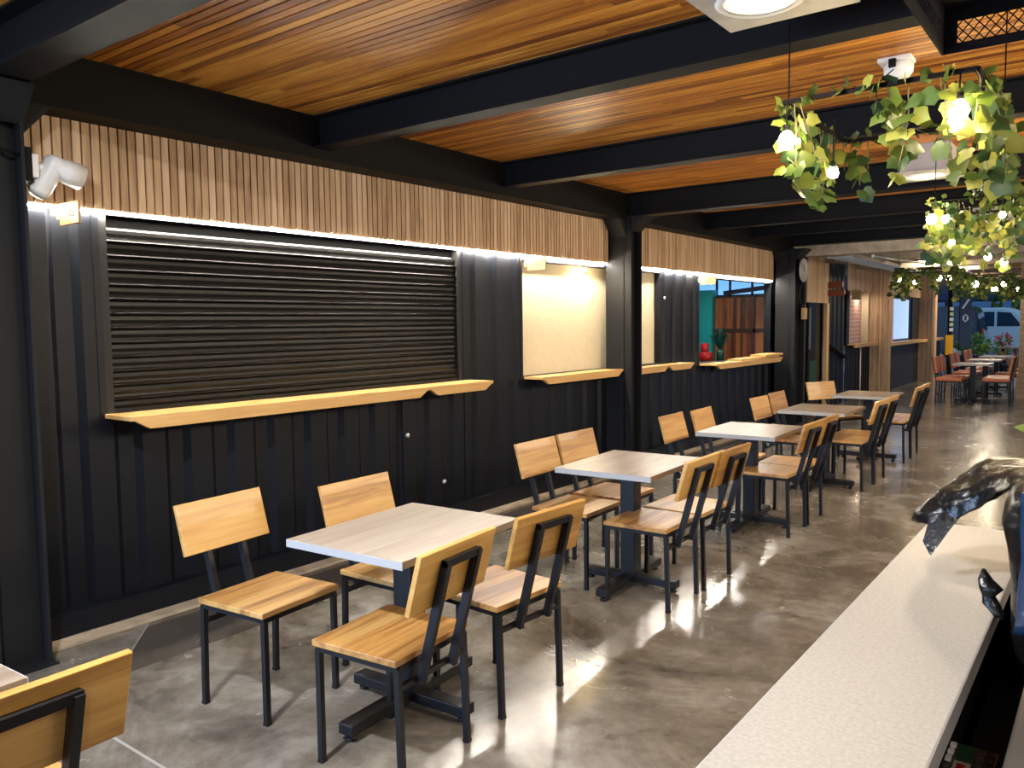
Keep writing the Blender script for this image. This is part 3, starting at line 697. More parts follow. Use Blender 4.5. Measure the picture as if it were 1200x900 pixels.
struct(MB().box(0.0, 0.1, 22.35, 25.0, 0.0, 1.0).build('wall_corner_front', M['jamb']))
ledge(22.4, 24.6, 1.04, 0.25, 'wooden ledge beyond the end slatted column', cut0=0, cut1=0, x0=0.06)
t = thing('menu_board', 'lilac menu board standing on the ledge beyond the slatted column', 'sign', (0.14, 23.4, 1.04))
MB().box(-0.02, 0.02, -0.65, 0.65, 0.0, 0.34, 0.005).build('board', M['pinkbox'], t)
b = MB()
for i in range(3): b.box(0.021, 0.024, -0.55, 0.5-0.15*i, 0.07+i*0.085, 0.085+i*0.085)
b.build('print_lines', M['whiteprint'], t)
# arch topped dark doorway beyond
struct(MB().box(-0.05, 0.05, 22.6, 24.6, 1.38, 2.2).build('wall_corner_dark', M['bluebar']))
# tan brick pier at the other side of the hall
struct(MB().box(2.57, 3.3, 18.0, 18.7, 0.0, 2.76).build('brick_column', M['tanbrick']), 'tan brick column at the far side of the hall')
struct(MB().box(2.55, 3.32, 17.985, 18.72, 0.0, 0.46).build('column_base', M['tanbrick']))

# orange chairs round three tables
def make_orange(label, loc, rz):
    t = thing('padded_chair', label, 'chair', loc, rz, 'orange padded chairs')
    MB().box(-0.21, 0.21, -0.21, 0.21, 0.41, 0.475, 0.02).build('seat', M['orange'], t)
    b = MB()
    for s in (-1, 1): b.bar((-0.2, s*0.19, 0.40), (0.2, s*0.19, 0.40), 0.02); b.bar((s*0.19, -0.19, 0.40), (s*0.19, 0.19, 0.40), 0.02)
    for s in (-1, 1): b.bar((-0.2, s*0.19, 0.40), (-0.27, s*0.19, 0.84), 0.02)
    b.build('frame', M['leg'], t)
    for x in (-0.195, 0.195):
        for y in (-0.19, 0.19): MB().bar((x*1.05, y, 0), (x, y, 0.40), 0.022).build('leg', M['leg'], t)
    MB().bar((-0.195, -0.19, 0.16), (-0.195, 0.19, 0.16), 0.016).build('stretcher', M['leg'], t)
    k = MB().box(-0.025, 0.025, -0.2, 0.2, 0, 0.30, 0.018); k.xf(Matrix.Translation((-0.20, 0, 0.55)) @ Matrix.Rotation(-0.16, 4, 'Y')); k.build('backrest', M['orange'], t)
    return t
FT = [(1.98, 16.75), (1.98, 18.45), (1.98, 20.2)]
FL = ['pale topped table at the front of the orange chairs', 'pale topped table in the middle of the orange chairs', 'pale topped table at the back of the orange chairs']
for (x, y), lab in zip(FT, FL): dup(t0, (x, y, 0), 0.0, lab, 'pale tables among orange chairs')
OC = []
for i, nm in enumerate(('front', 'middle', 'back')):
    y = FT[i][1]
    for dy, q in ((-0.33, 'first'), (0.27, 'second')): OC.append((1.66, y+dy, 0.02, 'orange padded chair, %s on the wall side of the %s table in that group' % (q, nm)))
OC += [(2.37, 16.60, PI+0.06, 'orange padded chair on the aisle side of the front table, seat towards us'), (2.36, 17.12, PI, 'orange padded chair beyond another on the aisle side of the front table'),
       (2.38, 18.35, PI, 'orange padded chair on the aisle side of the middle table in that group'), (2.42, 19.9, PI+0.1, 'orange padded chair on the aisle side of the back table in that group')]
oc0 = None
for x, y, rz, lab in OC:
    if oc0 is None: oc0 = make_orange(lab, (x, y, 0), rz)
    else: dup(oc0, (x, y, 0), rz, lab)

# ------------------------------------------------------------------ street end
t = thing('street_post', 'black post with a yellow box and pale lit squares at the far entrance', 'post', (0.40, 24.5, 0))
MB().box(-0.05, 0.05, -0.05, 0.05, 0, 2.5, 0.006).build('pole', M['black'], t)
MB().box(-0.09, 0.09, -0.09, 0.09, 0.56, 1.10, 0.02).build('yellow_box', M['yellow'], t)
for k in range(5): MB().box(0.0, 0.09, -0.062, -0.05, 1.20+k*0.14, 1.29+k*0.14).build('print_square', M['greenprint'] if k % 2 else M['whiteprint'], t)
t = thing('street_banner', 'dark blue vertical banner with white marks beyond the post', 'banner', (0.62, 25.6, 0.0))
MB().box(-0.14, 0.14, -0.02, 0.02, 0.75, 2.2, 0.004).build('cloth', M['banner'], t); MB().box(-0.16, -0.14, -0.02, 0.02, 0, 2.25).build('pole', M['black'], t)
k = MB().bar((-0.08, -0.024, 1.82), (0.0, -0.024, 1.95), 0.004, 0.05); k.bar((0.0, -0.024, 1.95), (0.08, -0.024, 2.08), 0.004, 0.05); k.box(-0.07, 0.07, -0.026, -0.021, 1.45, 1.49); k.box(-0.07, -0.03, -0.026, -0.021, 1.45, 1.66); k.box(0.03, 0.07, -0.026, -0.021, 1.45, 1.66); k.box(-0.07, 0.07, -0.026, -0.021, 1.62, 1.66); k.build('print_marks', M['whiteprint'], t)
def leaf_poly(kind='ivy'):
    if kind == 'ivy': return [(0, 0), (0.24, -0.10), (0.48, 0.06), (0.46, 0.28), (0.52, 0.52), (0.30, 0.68), (0, 1.0), (-0.30, 0.68), (-0.52, 0.52), (-0.46, 0.28), (-0.48, 0.06), (-0.24, -0.10)]
    return [(0, 0), (0.2, 0.2), (0.28, 0.5), (0.16, 0.82), (0, 1.0), (-0.16, 0.82), (-0.28, 0.5), (-0.2, 0.2)]
def add_leaf(bm, p, d, nrm, size, kind, cup=0.18):
    d = d.normalized(); s = d.cross(nrm)
    if s.length < 1e-3: s = d.cross(Vector((0.3, 0.9, 0.2)))
    s.normalize(); nn = s.cross(d).normalized()
    pts = leaf_poly(kind); c = bm.verts.new(p+d*size*0.42+nn*size*0.02)
    vs = [bm.verts.new(p+d*v*size+s*u*size+nn*(-abs(u)*cup - (v-0.4)**2*cup)*size) for u, v in pts]
    for a, q in zip(vs, vs[1:]+vs[:1]):
        f = bm.faces.new((c, a, q)); f.smooth = True
def rdir(r):
    while True:
        v = Vector((r.uniform(-1, 1), r.uniform(-1, 1), r.uniform(-1, 1)))
        if 0.1 < v.length < 1: return v.normalized()
def bush(parent, c, rad, n, size, mat, seed, name='leaves'):
    r = random.Random(seed); b = MB()
    for i in range(n):
        v = rdir(r); q = r.random()**0.4
        p = Vector((c[0]+v.x*rad[0]*q, c[1]+v.y*rad[1]*q, c[2]+v.z*rad[2]*q))
        add_leaf(b.bm, p, v+rdir(r)*0.6, rdir(r), size*r.uniform(0.7, 1.3), 'plain')
    return b.build(name, mat, parent, fix=False)
t = thing('planter', 'dark planter with a green bush behind the orange chairs', 'plant', (0.85, 26.0, 0))
MB().box(-0.5, 0.35, -0.2, 0.2, 0, 0.5, 0.01).build('planter_box', M['suv'], t); bush(t, (-0.05, 0, 0.78), (0.40, 0.25, 0.34), 260, 0.13, M['bush'], 5)
MB().tube([(-0.05, 0, 0.48), (-0.03, 0, 0.8)], 0.02, 6).build('stem', M['stem'], t)
t = thing('flower_pot', 'red flowering plant beside the green bush', 'plant', (1.48, 26.35, 0))
MB().lathe([(0, 0), (0.14, 0), (0.19, 0.45), (0.17, 0.45), (0, 0.42)]).build('pot', M['suv'], t); bush(t, (0, 0, 0.72), (0.22, 0.2, 0.24), 90, 0.11, M['bush'], 7); bush(t, (0.0, 0, 0.92), (0.24, 0.2, 0.16), 70, 0.09, M['petal'], 9, 'blossom')
t = thing('plank_trestle', 'brown wooden trestle of slanting planks by the pale van', 'trestle', (1.5, 25.7, 0))
for k, (a, c) in enumerate((((-0.22, 0, 0.0), (0.05, 0, 0.72)), ((0.30, 0, 0.0), (0.02, 0, 0.72)), ((0.42, 0.2, 0.0), (0.28, 0.2, 0.74)))): MB().bar(a, c, 0.08, 0.07).build('leg', M['plankbrown'], t)
MB().box(-0.1, 0.95, -0.1, 0.25, 0.70, 0.74, 0.006).build('board', M['plankbrown'], t)
def car(name, label, cat, loc, rz, L, W, prof, glass, mat, wheels, lamps=True):
    t = thing(name, label, cat, loc, rz)
    b = MB().prism(prof, 'y', -W/2, W/2); bmesh.ops.bevel(b.bm, geom=b.bm.edges[:], offset=0.05, segments=2, affect='EDGES'); b.build('body', mat, t)
    for s in (-1, 1):
        for g in glass:
            k = MB().prism(g, 'y', s*W/2-0.012 if s > 0 else -W/2-0.008, s*W/2+0.008 if s > 0 else -W/2+0.012); k.build('window', M['carglass'], t)
        for wx in wheels:
            wm = Matrix.Translation((wx, s*(W/2-0.08), 0.33)) @ Matrix.Rotation(PI/2, 4, 'X')
            wh = MB(); wh.lathe([(0, -0.1), (0.2, -0.1), (0.31, -0.09), (0.33, -0.04), (0.33, 0.04), (0.31, 0.09), (0.2, 0.1), (0, 0.1)], n=24, mat=wm); o = wh.build('wheel', M['tyre'], t)
            h = MB(); h.lathe([(0, -0.112), (0.12, -0.112), (0.2, -0.102), (0.2, 0.102), (0.12, 0.112), (0, 0.112)], n=20, mat=wm); h.build('hubcap', M['silver'], o)
    return t
VP = [(-2.3, 0.35), (2.2, 0.35), (2.28, 0.8), (2.1, 1.02), (1.35, 1.15), (0.72, 1.86), (0.4, 1.98), (-2.2, 1.98), (-2.33, 1.2)]
car('van', 'pale blue-white van parked outside by the brick column', 'van', (0.1, 37.5, -0.02), -0.06, 4.6, 1.7, VP,
    [[(-2.1, 1.25), (-1.0, 1.25), (-1.0, 1.82), (-2.05, 1.82)], [(-0.9, 1.25), (0.05, 1.25), (0.05, 1.82), (-0.9, 1.82)], [(0.14, 1.25), (1.0, 1.25), (0.6, 1.78), (0.14, 1.82)]], M['van'], (-1.5, 1.45))
SP = [(-2.3, 0.35), (2.3, 0.35), (2.32, 0.85), (2.25, 1.2), (2.1, 1.84), (1.95, 2.0), (-1.2, 2.0), (-1.6, 1.2), (-2.2, 1.05)]
sv = car('dark_car', 'dark blue-black car parked outside behind the planter', 'car', (-2.05, 33.0, -0.02), 0.0, 4.6, 1.8, SP,
    [[(0.95, 1.24), (2.08, 1.24), (1.9, 1.84), (0.95, 1.84)], [(0.05, 1.24), (0.85, 1.24), (0.85, 1.84), (0.05, 1.84)], [(-1.3, 1.24), (-0.05, 1.24), (-0.05, 1.84), (-1.05, 1.84)]], M['suv'], (-1.5, 1.5))
MB().box(2.25, 2.34, -0.86, -0.6, 0.85, 1.2, 0.02).build('tail_light', M['taillight'], sv)
bb = struct(MB().box(-14, 14, 52, 52.6, -0.1, 7).build('building_wall', M['bluebuild']), 'dark blue building across the street')
t = thing('shopfront', 'row of glazed panes across the street', 'shopfront', (-3, 51.9, 0.3))
b = MB()
for i in range(9): b.box(i*1.15-2, i*1.15-1.05, -0.03, 0.05, 0.5, 2.2)
b.build('panes', M['windowlit'], t)
MB().box(-2.2, 8.6, -0.05, 0.0, 2.3, 2.7).build('canopy_board', M['banner'], t)
t = thing('street_tree', 'dark leafy street tree standing behind the parked cars', 'tree', (0.1, 46, 0))
MB().tube([(0, 0, -0.05), (0.05, 0, 1.4), (0.0, 0, 3.2)], [0.16, 0.12, 0.08], 8).build('trunk', M['stem'], t); bush(t, (0.2, 0, 3.6), (2.6, 1.6, 1.5), 420, 0.5, M['bush'], 21)

# ------------------------------------------------------------------ hanging ivy lights
def ivy(label, loc, sx, sy, seed, nside, lens, bulbs, cords, bm_='bulb', density=1.0, cross=True, leafsize=0.066, fill=0):
    """frame sx by sy centred on loc (z = frame), strands hang from the short sides"""
    t = thing('ivy_lamp', label, 'hanging lamp', loc, 0, 'hanging ivy lamps with bulbs')
    b = MB()
    for s in (-1, 1): b.bar((-sx/2, s*sy/2, 0), (sx/2, s*sy/2, 0), 0.016); b.bar((s*sx/2, -sy/2, 0), (s*sx/2, sy/2, 0), 0.016)
    b.build('frame', M['cage'], t)
    for (p, q) in cords: MB().tube([p, q], 0.003, 6).build('cord', M['cage'], t)
    r = random.Random(seed); vb = MB(); lb = MB()
    starts = []
    for s in (-1, 1):
        for k in range(nside): starts.append((s*sx/2, -sy/2+sy*(k+0.5*r.random()+0.25)/nside, r.uniform(*lens)))
    for s in (-1, 1):
        for k in range(int(nside*0.9)): starts.append((-sx/2+sx*r.random(), s*sy/2, r.uniform(0.04, 0.16) if r.random() < 0.75 else r.uniform(0.15, 0.34)))
    for k in range(fill): starts.append((r.uniform(-sx/2, sx/2), r.uniform(-sy/2, sy/2), r.uniform(0.2, lens[1])))
    for (x, y, L) in starts:
        p = Vector((x, y, 0.0)); pts = [p.copy()]; steps = max(2, int(L/0.05)); dr = Vector((r.uniform(-0.4, 0.4), r.uniform(-0.4, 0.4), 0))
        for i in range(steps):
            dr += Vector((r.uniform(-0.3, 0.3), r.uniform(-0.3, 0.3), 0)); dr *= 0.7
            p = p+Vector((dr.x*0.05, dr.y*0.05, -L/steps)); pts.append(p.copy())
            for _ in range(1 if r.random() > 0.6*density else 2):
                a = r.random()*2*PI; out = Vector((math.cos(a), math.sin(a), r.uniform(-1.8, -0.2)))
                add_leaf(lb.bm, p+out*0.014, out, Vector((r.uniform(-0.7, 0.7), r.uniform(-1.2, 0.0), r.uniform(-0.2, 0.7))), leafsize*r.uniform(0.65, 1.25), 'ivy')
        vb.tube(pts, 0.0022, 5)
    for s in (-1, 1):                                   # ivy winding along the frame
        for k in range(int(34*sx*density)):
            x = r.uniform(-sx/2, sx/2); out = Vector((r.uniform(-1, 1), s*0.6, r.uniform(-1, 0.8)))
            add_leaf(lb.bm, Vector((x, s*sy/2, r.uniform(-0.02, 0.02))), out, rdir(r), leafsize*r.uniform(0.55, 0.95), 'ivy')
        for k in range(int(34*sy*density)):
            y = r.uniform(-sy/2, sy/2); out = Vector((s*0.6, r.uniform(-1, 1), r.uniform(-1, 0.8)))
            add_leaf(lb.bm, Vector((s*sx/2, y, r.uniform(-0.02, 0.02))), out, rdir(r), leafsize*r.uniform(0.55, 0.95), 'ivy')
    vb.build('vine_stems', M['stem'], t)['kind'] = 'stuff'
    lb.build('ivy_leaves', M['ivy'], t, fix=False)
    for (x, y, z, rad) in bulbs:
        bo = MB().lathe([(0, -rad), (rad*0.7, -rad*0.72), (rad, 0), (rad*0.8, rad*0.6), (rad*0.4, rad*1.15), (0, rad*1.2)], (x, y, z), 16).build('bulb', M[bm_], t)
        MB().lathe([(0, rad*1.1), (rad*0.45, rad*1.1), (rad*0.42, rad*1.9), (0, rad*2.0)], (x, y, z), 12).build('socket', M['black'], bo)
        if z+rad*1.9 < -0.02: MB().tube([(x, y, z+rad*1.9), (x+(0.0), y, 0.0)], 0.003, 5).build('wire', M['black'], bo)
    return t
# bulbs are placed where each hangs from the frame (relative to the frame centre)
c1 = Vector((3.40, 3.53, 2.35))
ivy('ivy hung lamp frame with two bright bulbs under the emergency light', c1, 0.64, 0.86, 3, 11, (0.12, 0.32),
    [(-0.30, -0.45, -0.15, 0.032), (0.27, -0.43, -0.13, 0.032), (0.24, -0.32, -0.15, 0.026), (-0.27, 0.05, -0.20, 0.024), (-0.24, -0.05, -0.22, 0.022), (0.31, 0.10, -0.17, 0.020)],
    [((0.0, -0.43, 0.0), (-0.19, 0.735, 0.375)), ((-0.31, -0.4, 0), (-0.31, -0.4, 0.44)), ((0.31, 0.4, 0), (0.31, 0.4, 0.44))])
c2 = Vector((3.40, 6.75, 2.35))
ivy('ivy hung lamp frame with many yellow lit leaves, second from the cage', c2, 0.72, 0.95, 12, 10, (0.16, 0.42),
    [(-0.36, -0.45, -0.13, 0.034), (-0.30, -0.30, -0.12, 0.026), (-0.20, 0.1, -0.26, 0.024), (-0.1, 0.3, -0.36, 0.026), (0.05, -0.30, -0.12, 0.022), (0.30, -0.40, -0.12, 0.03), (-0.30, 0.0, -0.26, 0.022), (0.0, 0.35, -0.40, 0.026)],
    [((-0.35, -0.4, 0), (-0.35, -0.4, 0.44)), ((0.35, -0.4, 0), (0.35, -0.4, 0.44)), ((0.0, 0.45, 0), (0, 0.45, 0.44))], density=1.6, fill=12)
c3 = Vector((1.80, 13.5, 2.26))
ivy('long dark ivy hung lamp before the bright rear stall', c3, 0.75, 0.95, 31, 12, (0.18, 0.40),
    [(-0.36, -0.3, -0.14, 0.035), (-0.25, 0.2, -0.16, 0.03), (0.10, 0.1, -0.12, 0.04), (0.26, 0.0, -0.14, 0.05), (0.33, 0.3, -0.24, 0.045)],
    [((-0.36, -0.4, 0), (-0.36, -0.4, 0.49)), ((0.36, 0.4, 0), (0.36, 0.4, 0.49))], 'bulbdim', 1.7)
c4 = Vector((2.35, 15.6, 2.24))
ivy('ivy hung lamp over the orange chairs, before the one by the brick column', c4, 0.6, 0.8, 41, 10, (0.14, 0.34),
    [(-0.2, -0.2, -0.14, 0.05), (0.18, 0.1, -0.14, 0.045), (0.0, 0.3, -0.22, 0.03)],
    [((-0.28, -0.35, 0), (-0.28, -0.35, 0.5)), ((0.28, 0.35, 0), (0.28, 0.35, 0.5))], 'bulbdim', 1.5)
c5 = Vector((2.35, 17.3, 2.2))
ivy('ivy hung lamp over the orange chairs, by the brick column', c5, 0.65, 0.7, 51, 10, (0.12, 0.28),
    [(-0.1, -0.2, -0.13, 0.045), (0.22, 0.1, -0.13, 0.045)],
    [((-0.28, -0.3, 0), (-0.28, -0.3, 0.5)), ((0.28, 0.3, 0), (0.28, 0.3, 0.5))], 'bulbdim', 1.5)

# ------------------------------------------------------------------ ceiling fittings
PL = ['square grey downlight panel with round diffuser beside the cage', 'square grey downlight panel half hidden behind the first ivy lamp', 'square grey downlight panel over the entrance', 'square grey downlight panel near the bulkhead']
for (px, py), lab in zip(PANELS, PL):
    if py < 0: continue                                  # behind the camera: only its light reaches the picture
    t = thing('downlight_panel', lab, 'ceiling light', (px, py, 2.58), 0, 'square downlight panels')
    MB().box(-0.225, 0.225, -0.225, 0.225, 0.0, 0.012, 0.002).build('plate', M['panelgrey'], t)
    MB().box(-0.16, 0.16, -0.16, 0.16, 0.012, 0.21).build('housing', M['panelgrey'], t)
    MB().lathe([(0.115, 0.002), (0.14, 0.0), (0.145, -0.006), (0.13, -0.014), (0.118, -0.010)], (-0.03, -0.01, 0), n=32).build('trim_ring', M['white'], t)
    MB().lathe([(0, -0.016), (0.06, -0.015), (0.10, -0.011), (0.118, -0.006), (0.118, 0.0), (0, 0.0)], (-0.03, -0.01, 0), n=32).build('diffuser', M['diffuser'], t)
t = thing('emergency_light', 'white twin emergency light with black plug on the ceiling', 'emergency light', (3.21, 4.33, 2.79))
MB().box(-0.075, 0.075, -0.06, 0.06, -0.02, 0.0, 0.004).build('base_plate', M['white'], t)
MB().lathe([(0, -0.10), (0.045, -0.095), (0.065, -0.07), (0.068, -0.035), (0.05, -0.02), (0, -0.02)], (0.01, 0.0, 0), 24).build('housing', M['white'], t)
MB().box(-0.02, 0.012, -0.08, -0.05, -0.055, -0.015, 0.004).build('plug', M['black'], t)
# steel mesh cage over the counter
t = thing('mesh_cage', 'black steel cage with expanded mesh hung above the counter', 'cage', (4.31, 2.13, 2.40))
x0, x1, y0, y1, h = -0.69, 0.75, -0.95, 0.925, 0.15
b = MB(); fw = 0.03
for y in (y0, y1-0.006):
    b.box(x0, x1, y, y+0.006, 0, fw); b.box(x0, x1, y, y+0.006, h-0.05, h)
    for x in (x0, x0+0.72, x1-0.045): b.box(x, x+0.045, y+0.0005, y+0.0055, fw, h-0.05)
for x in (x0, x1-0.006):
    b.box(x, x+0.006, y0, y1, 0, fw+0.012); b.box(x, x+0.006, y0, y1, h-0.05, h)
    for y in (y0, y0+0.6, y0+1.2, y1-0.045): b.box(x+0.0005, x+0.0055, y, y+0.045, fw, h-0.05)
b.build('frame', M['cage'], t)
def diamonds(P, n1, n2, w):
    b = MB()
    for i in range(n1):
        for j in range(n2):
            b.bar(P(i, j), P(i+0.5, j+0.5), w); b.bar(P(i+0.5, j+0.5), P(i+1, j), w); b.bar(P(i, j+1), P(i+0.5, j+0.5), w); b.bar(P(i+0.5, j+0.5), P(i+1, j+1), w)
    return b
for y in (y0+0.003, y1-0.003): diamonds(lambda i, j: (x0+0.03+i*0.031, y, fw+j*0.036), 45, 2, 0.0035).build('mesh_panel', M['cage'], t)
for x in (x0+0.003, x1-0.003): diamonds(lambda i, j: (x, y0+0.03+i*0.031, fw+j*0.036), 58, 2, 0.0035).build('mesh_panel', M['cage'], t)
MB().box(x0, x1, y0, y1, h, h+0.008).build('top_plate', M['cage'], t)
for x in (x0+0.03, x1-0.03):
    for y in (y0+0.03, y1-0.03): MB().box(x-0.008, x+0.008, y-0.008, y+0.008, h+0.008, 0.39).build('hanger', M['cage'], t)

# ------------------------------------------------------------------ service counter in front
t = thing('service_counter', 'speckled pale stone counter across the lower picture corner', 'counter', (3.835, 0.8, 0))
MB().box(-0.125, 0.118, -2.2, 1.72, 0.912, 0.95, 0.004).build('worktop', M['counter'], t)
MB().box(-0.10, 0.02, -2.2, 1.70, 0.0, 0.912).build('front_panel', M['void'], t)
struct(MB().box(5.55, 5.6, -3.0, 12.0, 0.0, 2.79).build('wall_right', M['void']))
struct(MB().box(3.735, 5.2, 2.503, 2.53, 0.0, 0.905).build('dark_interior_sheet', M['void']))  # added black sheet, stands in for the dark inside of the stall
t = thing('till_shelf', 'black shelf under the stone counter', 'shelf', (4.15, 0.9, 0))
MB().box(-0.27, 0.6, -2.0, 1.75, 0.50, 0.53, 0.003).build('board', M['void'], t); MB().box(-0.27, -0.24, -2.0, 1.75, 0.0, 0.50).build('leg_panel', M['void'], t); MB().box(0.57, 0.6, -2.0, 1.75, 0.0, 0.50).build('leg_panel', M['void'], t)
# cash register keyboard
t = thing('card_terminal', 'dark keypad terminal with white keys and one red key under the counter', 'terminal', (3.918, 1.72, 0.531))
MB().box(-0.045, 0.046, -0.34, 0.13, 0, 0.11, 0.006).build('body', M['keybody'], t)
for j in range(9):
    y = 0.115-j*0.031
    MB().box(-0.041, -0.030, y-0.018, y, 0.11, 0.117, 0.002).build('key', M['white'] if j < 3 else M['keygrey'], t)
    for i in range(2):
        x = 0.010+i*0.017
        MB().box(x, x+0.013, y-0.022, y, 0.11, 0.116, 0.002).build('key', M['keygrey'], t)
MB().box(-0.024, 0.004, 0.055, 0.12, 0.11, 0.113).build('display', M['greenled'], t)
MB().box(-0.025, 0.005, -0.03, 0.045, 0.11, 0.113, 0.001).build('key_surround', M['panelgrey'], t)
MB().box(-0.017, -0.002, -0.01, 0.025, 0.113, 0.119, 0.002).build('red_key', M['red'], t)
t = thing('white_cabinet', 'white metal box standing beside the keypad terminal, half under the bag', 'box', (4.2, 1.72, 0.531))
MB().box(-0.205, 0.22, -0.22, 0.30, 0, 0.24, 0.006).build('body', M['white'], t)
MB().box(-0.190, 0.10, -0.2225, -0.2205, 0.02, 0.145).build('printed_sheet', M['paper'], t)
b = MB()
for i in range(7): b.box(-0.18, 0.06-0.02*(i % 3), -0.2235, -0.2225, 0.03+i*0.015, 0.033+i*0.015)
b.build('print_lines', M['keygrey'], t)
# black bin bag over a screen
rb = random.Random(17)
def crumple(bm, amt, seed, scale=9.0):
    from mathutils import noise
    for v in bm.verts:
        p = v.co*scale+Vector((seed, seed*2.1, 0))
        n1 = noise.noise_vector(p); n2 = noise.noise_vector(p*2.7)
        v.co += n1*amt+n2*amt*0.45
t = thing('bin_bag', 'crumpled black bin bag draped over a screen at the end of the counter', 'bag', (4.15, 1.9, 0.772))
def loft(rings, mat, name, amt, seed, n=28, sub=1):
    """rings: (centre, half-width vector, half-height vector)"""
    b = MB(); R = []
    for (c, u, v) in rings:
        c, u, v = Vector(c), Vector(u), Vector(v)
        ring = []
        for k in range(n):
            a = 2*PI*k/n; ca, sa = math.cos(a), math.sin(a)
            q = 0.55
            ring.append(b.bm.verts.new(c+u*(abs(ca)**q*math.copysign(1, ca))+v*(abs(sa)**q*math.copysign(1, sa))))
        R.append(ring)
    for p, q in zip(R, R[1:]):
        for k in range(n): f = b.bm.faces.new((p[k], p[(k+1) % n], q[(k+1) % n], q[k])); f.smooth = True
    b.bm.faces.new(R[0][::-1]); b.bm.faces.new(R[-1])
    bmesh.ops.subdivide_edges(b.bm, edges=[e for e in b.bm.edges], cuts=sub, use_grid_fill=True)
    crumple(b.bm, amt, seed)
    for f in b.bm.faces: f.smooth = True
    return b.build(name, mat, t)
# covered screen (upright slab) then the loose sleeve reaching over the counter
loft([((0.03, -0.14, 0.02), (0.14, 0, 0), (0, 0.10, 0)), ((0.02, -0.11, 0.10), (0.17, 0, 0), (0, 0.115, 0)), ((0.01, -0.10, 0.17), (0.18, 0, 0), (0, 0.115, 0)), ((0.005, -0.09, 0.25), (0.185, 0, 0), (0, 0.115, 0)), ((0.0, -0.09, 0.36), (0.19, 0, 0), (0, 0.11, 0)), ((0.0, -0.08, 0.425), (0.18, 0, 0), (0, 0.10, 0)), ((0.0, -0.07, 0.448), (0.12, 0, 0), (0, 0.06, 0))], M['bag'], 'bag_body', 0.014, 3.0, n=36)
ridge = [(-0.402, 0.20, 0.276), (-0.380, 0.22, 0.306), (-0.358, 0.22, 0.334), (-0.319, 0.22, 0.382), (-0.262, 0.22, 0.428), (-0.218, 0.21, 0.437), (-0.12, 0.18, 0.448), (0.0, 0.14, 0.455), (0.15, 0.10, 0.455)]
front = [(-0.394, 0.17, 0.272), (-0.379, 0.12, 0.286), (-0.352, 0.10, 0.290), (-0.315, 0.10, 0.297), (-0.272, 0.10, 0.325), (-0.232, 0.08, 0.365), (-0.19, 0.02, 0.412), (-0.05, -0.05, 0.432), (0.15, -0.08, 0.435)]
b = MB(); RG = []
for q, f_ in zip(ridge, front):
    q, f_ = Vector(q), Vector(f_); k_ = q+Vector((0.02, 0.10, -0.5*(q.z-f_.z)-0.01)); ring = []
    for t_ in range(10):
        u = t_/9; ring.append(f_.lerp(q, u)+Vector((-0.012, -0.030, 0.012))*math.sin(PI*u)*min(1, (q-f_).length/0.08))
    for t_ in range(1, 8):
        u = t_/8; ring.append(q.lerp(k_, u)+Vector((0, 0.01, 0.014))*math.sin(PI*u))
    for t_ in range(0, 8):
        u = t_/8; ring.append(k_.lerp(f_, u)+Vector((0, 0, -0.004)))
    RG.append([b.bm.verts.new(v) for v in ring])
for p, q in zip(RG, RG[1:]):
    for k in range(len(p)): f = b.bm.faces.new((p[k], p[(k+1) % len(p)], q[(k+1) % len(p)], q[k]))
b.bm.faces.new(RG[0][::-1]); b.bm.faces.new(RG[-1])
bmesh.ops.subdivide_edges(b.bm, edges=b.bm.edges[:], cuts=2, use_grid_fill=True)
crumple(b.bm, 0.010, 8.0, 16.0)
for f in b.bm.faces: f.smooth = True
b.build('bag_sleeve', M['bag'], t)
loft([((-0.185, -0.16, 0.19), (0.010, 0, 0), (0, 0.02, 0)), ((-0.20, -0.15, 0.205), (0.016, 0, 0), (0, 0.02, 0)), ((-0.205, -0.15, 0.22), (0.010, 0, 0), (0, 0.012, 0)), ((-0.20, -0.15, 0.236), (0.018, 0, 0), (0, 0.015, 0)), ((-0.210, -0.14, 0.252), (0.010, 0, 0), (0, 0.012, 0)), ((-0.212, -0.14, 0.272), (0.003, 0, 0), (0, 0.004, 0))], M['bag'], 'bag_knot', 0.010, 21.0, n=14)
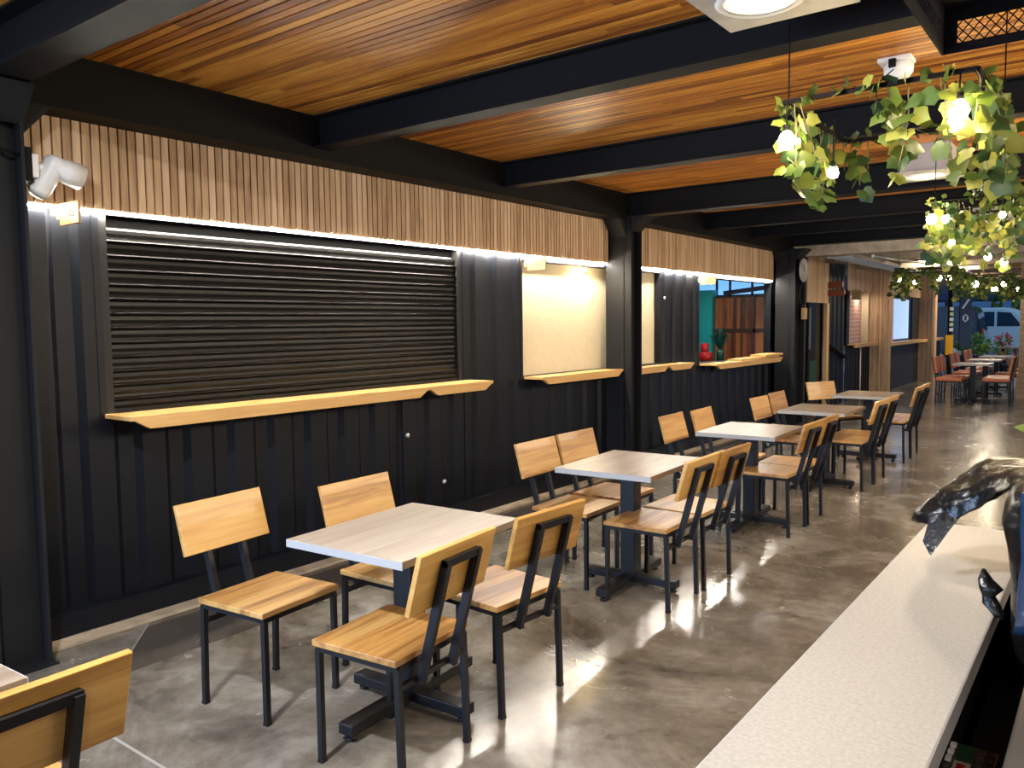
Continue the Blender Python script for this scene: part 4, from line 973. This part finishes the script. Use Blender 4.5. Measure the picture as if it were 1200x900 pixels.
b = MB(); P = [Vector(v) for v in ((-0.352, 0.105, 0.312), (-0.285, 0.105, 0.325), (-0.342, 0.07, 0.225), (-0.362, 0.085, 0.252))]
NN = 7; top = [P[0].lerp(P[1], i/NN) for i in range(NN+1)]; bot = [P[3].lerp(P[2], i/NN) for i in range(NN+1)]
for off in (0.0, 0.004):
    for i in range(NN):
        for j in range(NN):
            g = lambda a, c: top[a].lerp(bot[a], c/NN)+Vector((0, off, 0))
            b.quad(g(i, j), g(i+1, j), g(i+1, j+1), g(i, j+1))
bmesh.ops.remove_doubles(b.bm, verts=b.bm.verts[:], dist=0.0005); crumple(b.bm, 0.004, 4.0); b.build('bag_corner', M['bag'], t, fix=False)
b = MB(); NX, NZ = 12, 12
for i in range(NX):
    for j in range(NZ):
        g = lambda a, c: (-0.152+0.335*a/NX, -0.235, 0.185+0.25*c/NZ)
        b.quad(g(i, j), g(i+1, j), g(i+1, j+1), g(i, j+1))
bmesh.ops.remove_doubles(b.bm, verts=b.bm.verts[:], dist=0.0005)
bmesh.ops.solidify(b.bm, geom=b.bm.faces[:], thickness=0.012)
crumple(b.bm, 0.008, 12.0)
for f in b.bm.faces: f.smooth = True
b.build('covered_screen', M['bluefilm'], t)
# plant leaf at the right
t = thing('potted_plant', 'green leafed plant with one leaf entering at the picture side', 'plant', (3.95, 5.5, 0))
MB().lathe([(0, 0), (0.13, 0), (0.17, 0.34), (0.155, 0.34), (0.0, 0.30)]).build('pot', M['black'], t)
MB().tube([(0, 0, 0.3), (0, 0, 0.75)], 0.012, 6).build('stem', M['stem'], t)
b = MB(); r2 = random.Random(6)
for i in range(16):
    a = i*2.4; add_leaf(b.bm, Vector((0, 0, 0.45+i*0.028)), Vector((math.cos(a), math.sin(a), 0.35)), Vector((0, 0, 1)), 0.26, 'plain')
add_leaf(b.bm, Vector((-0.05, 0, 0.89)), Vector((-1.0, 0.0, 0.06)), Vector((0, -0.5, 1)), 0.26, 'plain')
b.build('leaves', M['bush'], t, fix=False)
